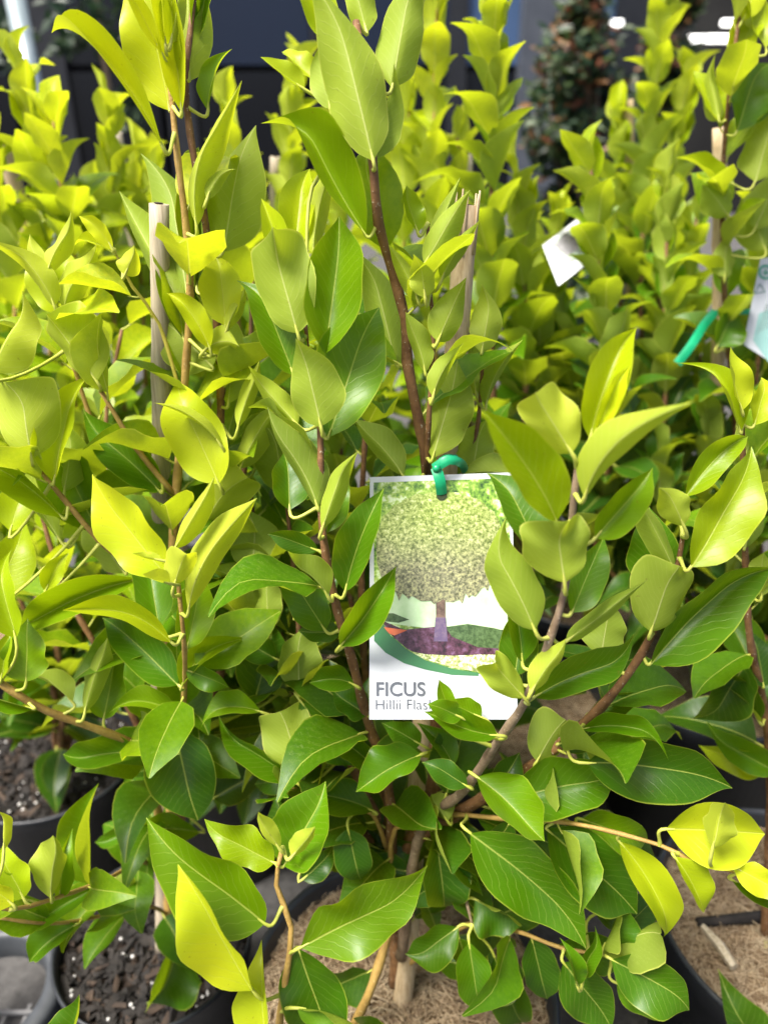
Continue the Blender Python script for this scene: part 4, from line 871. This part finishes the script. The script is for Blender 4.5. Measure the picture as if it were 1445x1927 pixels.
P_BED = speck('print_bed', [(.36, (.02, .012, .015)), (.55, (.09, .035, .06)), (.7, (.16, .09, .16))], 260)
P_SHADE = speck('print_dark_lawn', [(.36, (.03, .06, .02)), (.66, (.09, .15, .06))], 420)
P_TRUNK = speck('print_trunk', [(.35, (.07, .045, .035)), (.65, (.18, .12, .09))], 300); P_PURP = speck('print_trunk_foot', [(.35, (.10, .07, .14)), (.65, (.16, .115, .17))], 300)
P_RED = speck('print_red', [(.3, (.55, .09, .03)), (.7, (.70, .18, .08))], 100); P_BAND = speck('print_band', [(.3, (.035, .14, .055)), (.7, (.05, .17, .07))], 30)
P_HEDGE = speck('print_hedge', [(.38, (.16, .20, .06)), (.5, (.45, .52, .2)), (.62, (.8, .82, .66))], 460); P_TEXT = speck('print_grey', [(.3, (.07, .075, .09)), (.7, (.09, .10, .115))], 20)
LV = [0]
def printed(name, mat, pts, lv):
    mb = MB(); mb.poly([onTag(x, y, .00012 * lv) for x, y in pts]); o = adopt(mb.obj(name, mat), tagroot)
arc = [(704, 1150), (722, 1188), (748, 1218), (785, 1243), (830, 1260), (880, 1267), (935, 1270), (971, 1268)]
printed('printed_band', P_BAND, [(703, 1100), (972, 1100)] + arc[::-1] + [(703, 1208)][:0], 1)
arc_o = [(704, 1206), (725, 1228), (760, 1248), (800, 1260), (850, 1270), (900, 1272)]
printed('printed_band', P_BAND, [(704, 1140)] + arc_o + [(900, 1250), (780, 1200)], 1.6)
arc_i = [(704, 1130), (715, 1165), (735, 1196), (765, 1222), (800, 1242), (850, 1258), (900, 1266), (950, 1268), (969, 1267)]
printed('printed_picture', P_BG, [(703, 908), (952, 900), (969, 1160)] + arc_i[::-1], 2.4)
printed('printed_lawn', P_LAWN, [(704, 1118), (760, 1108), (840, 1112), (935, 1100), (966, 1090), (969, 1190), (830, 1185), (720, 1172), (710, 1150)], 3.2)
printed('printed_bed', P_BED, [(716, 1166), (760, 1185), (830, 1178), (900, 1185), (969, 1185), (969, 1240), (880, 1243), (800, 1240), (765, 1220), (735, 1194)], 4)
printed('printed_lawn_shade', P_SHADE, [(838, 1180), (880, 1174), (930, 1182), (969, 1192), (969, 1222), (900, 1218), (850, 1198)], 4.6)
printed('printed_lawn_shade', P_SHADE, [(706, 1155), (740, 1154), (770, 1166), (750, 1172), (712, 1168)], 4.6)
printed('printed_red_bed', P_RED, [(722, 1180), (766, 1186), (742, 1196), (732, 1192)], 4.8)
printed('printed_hedge', P_HEDGE, [(775, 1226), (800, 1231), (850, 1234), (900, 1232), (969, 1232), (969, 1266), (900, 1264), (850, 1256), (800, 1240)], 5.2)
printed('printed_trunk', P_TRUNK, [(820, 1120), (838, 1120), (838, 1165), (841, 1190), (818, 1190), (820, 1165)], 5.2)
printed('printed_trunk', P_PURP, [(819, 1162), (839, 1162), (842, 1207), (816, 1207)], 5.8)
rr = random.Random(4)
def dome(y0, y1, w0):
    pts = []
    for k in range(40):
        a = math.pi - k / 39 * math.pi; pts.append((828 + w0 * math.cos(a) + rr.uniform(-2, 2), y1 - (y1 - y0) * math.sin(a) ** .75 + rr.uniform(-3, 3)))
    return pts
def ragged(x0, x1, y0, sag, amp):
    pts = []
    for k in range(41):
        x = x1 + (x0 - x1) * k / 40; u = (x - (x0 + x1) / 2) / ((x1 - x0) / 2); pts.append((x, y0 + sag * math.sqrt(max(0, 1 - u * u)) + amp * rr.gauss(0, .8)))
    return pts
printed('printed_crown', P_CROWN, [(708 + 0, 1030)] + dome(926, 1030, 119) + ragged(709, 947, 1056, 76, 6), 6.4)
mb = MB(); mb.poly([onTag(x, y, .0012) for x, y in hole]); adopt(mb.obj('hole_shade_disc', simple('hole_shade', (.02, .03, .01), (.03, .04, .015), 10, .9, 0)), tagroot)  # card is uncut; this dark disc paints the shade seen in its hole
def text(body, x, y, x2, lift, mat, parent, origin=None, name='printed_text', plane=None, bold=0):
    cu = bpy.data.curves.new('t', 'FONT'); cu.body = body; cu.offset = bold; ob = bpy.data.objects.new('t', cu); link(ob)
    bpy.context.view_layer.update(); me = bpy.data.meshes.new_from_object(ob.evaluated_get(bpy.context.evaluated_depsgraph_get())); bpy.data.objects.remove(ob)
    xs_ = [v.co.x for v in me.vertices]; w = max(xs_) - min(xs_); x0 = min(xs_); k = (x2 - x) / w
    for v in me.vertices: v.co = plane(x + (v.co.x - x0) * k, y - v.co.y * k * 1.0, lift)
    me.materials.append(mat); adopt(link(bpy.data.objects.new(name, me)), parent)
text('FICUS', 708, 1309, 800, .0006, P_TEXT, tagroot, plane=onTag, bold=.014)
text('Hillii Flash', 707, 1335, 817, .0006, P_TEXT, tagroot, plane=onTag, bold=-.012)
def ribbon(name, pts, w, label):
    p = spline([P(*q) for q in pts], .004); mb = MB(); rows = []
    for i, c in enumerate(p):
        t = (p[min(i + 1, len(p) - 1)] - p[max(0, i - 1)]).normalized(); sdv = t.cross(FWD).normalized(); n = sdv.cross(t)
        rows.append([c + sdv * (w * s) + n * (.0008 * (1 - s * s)) * -1 for s in (-1, -.4, .0, .4, 1)])
    mb.quad_grid(rows); mb.quad_grid([[q + n * .0008 for q in r] for r in rows], flip=True); return mb
rt = empty('plant_tie', P(831, 930, .488), 'glossy green plastic tie looped through the hole of the large tag', 'tie')
for pts, w in (([(831, 930, .4895), (828, 905, .484), (820, 880, .486)], .0034), ([(818, 882, .486), (845, 866, .482), (868, 872, .49), (876, 886, .51)], .0028), ([(820, 880, .485), (840, 862, .494), (860, 862, .505)], .0022)):
    adopt(ribbon('strap', pts, w, '').obj('strap', TIE), rt)
mb = MB(); k = P(821, 881, .484); mb.lathe([(0, -.0025), (.002, -.002), (.0028, 0), (.002, .002), (0, .0025)], 10, 0, k); adopt(mb.obj('knot', TIE), rt)
rt2 = empty('plant_tie', P(1345, 590, .82), 'green ribbon tied round the tall cane with a trailing end', 'tie')
for pts, w in (([(1422, 588, .80), (1390, 586, .80), (1345, 588, .80)], .0028), ([(1345, 586, .80), (1325, 610, .80), (1300, 650, .79), (1274, 684, .79)], .0045)):
    adopt(ribbon('strap', pts, w, '').obj('strap', TIE), rt2)
# mint tag at the right edge (back of a tag) and the small tilted tag
def flat_tag(label, corners, z0, z1, mats, prints, rootpx):
    root = empty('plant_tag', P(*rootpx), label, 'plant tag')
    A, B_, D = P(*corners[0], z0), P(*corners[1], z0), P(*corners[3], z1); nn = (D - A).cross(B_ - A).normalized(); nn = nn if nn.dot(FWD) < 0 else -nn
    def on(x, y, lift):
        ray = FWD + RIGHT * ((x - 722.5) / FPX) - UP * ((y - 963.5) / FPX); return CAM + ray * ((A + nn * lift - CAM).dot(nn) / ray.dot(nn))
    mb = MB(); f = [on(x, y, 0) for x, y in corners]; b = [on(x, y, -.0006) for x, y in corners]; mb.poly(f); mb.poly(b[::-1])
    for i in range(4): mb.poly([f[i], f[(i + 1) % 4], b[(i + 1) % 4], b[i]])
    adopt(mb.obj('card', mats), root)
    for i, (nm, mt, pts) in enumerate(prints):
        mb = MB()
        if nm == 'ring':
            x, y, r, w = pts; rows = [[on(x + q * math.cos(a * math.pi / 12), y + q * math.sin(a * math.pi / 12), .0006) for a in range(25)] for q in (r, r - w)]; mb.quad_grid(rows, smooth=False); nm = 'printed_ring'
        elif nm == 'line':
            (x0, y0), (x1, y1), w = pts; l = math.hypot(x1 - x0, y1 - y0); ox, oy = -(y1 - y0) / l * w / 2, (x1 - x0) / l * w / 2
            mb.poly([on(x0 + ox, y0 + oy, .0006), on(x1 + ox, y1 + oy, .0006), on(x1 - ox, y1 - oy, .0006), on(x0 - ox, y0 - oy, .0006)]); nm = 'printed_line'
        else: mb.poly([on(x, y, .0003 * (i + 1)) for x, y in pts])
        adopt(mb.obj(nm, mt), root)
    return root, on
MINT = speck('print_mint', [(.3, (.22, .40, .37)), (.7, (.26, .44, .41))], 20); LOGO = speck('print_logo_green', [(.3, (.03, .26, .15)), (.7, (.04, .30, .18))], 20); PALEG = speck('print_pale_grey', [(.3, (.18, .25, .23)), (.7, (.2, .27, .25))], 20)
pr = [('printed_block', MINT, [(1427, 590), (1500, 560), (1500, 760), (1416, 640)]), ('ring', LOGO, (1440, 512, 14, 4)), ('line', LOGO, ((1434, 513), (1446, 513), 3)), ('line', LOGO, ((1440, 505), (1440, 520), 2.5)),
      ('line', PALEG, ((1419, 552), (1429, 534), 2.6)), ('line', PALEG, ((1429, 534), (1439, 549), 2.6)), ('line', PALEG, ((1439, 549), (1419, 552), 2.6))]
for k in range(6): pr.append(('line', PALEG, ((1424 + k * 5, 628 - k * 3), (1442 + k * 5, 572 - k * 3), 1.5)))
flat_tag('white and mint tag with green ring logo and recycling triangle', [(1430, 487), (1540, 470), (1540, 740), (1398, 648)], .795, .80, WHITE, pr, (1440, 655, .8))
flat_tag('small tilted white tag with dim picture among blurred leaves', [(1020, 462), (1098, 402), (1140, 470), (1050, 538)], .84, .82, WHITE, [
    ('printed_picture', speck('print_dim', [(.4, (.10, .12, .11)), (.5, (.17, .22, .18)), (.62, (.27, .34, .28))], 90), [(1028, 466), (1090, 418), (1108, 470), (1062, 504)]),
    ('printed_tree', speck('print_grey_tree', [(.4, (.06, .06, .07)), (.6, (.13, .12, .14))], 120), [(1044, 462), (1062, 440), (1084, 446), (1088, 468), (1066, 482)])], (1050, 538, .83))
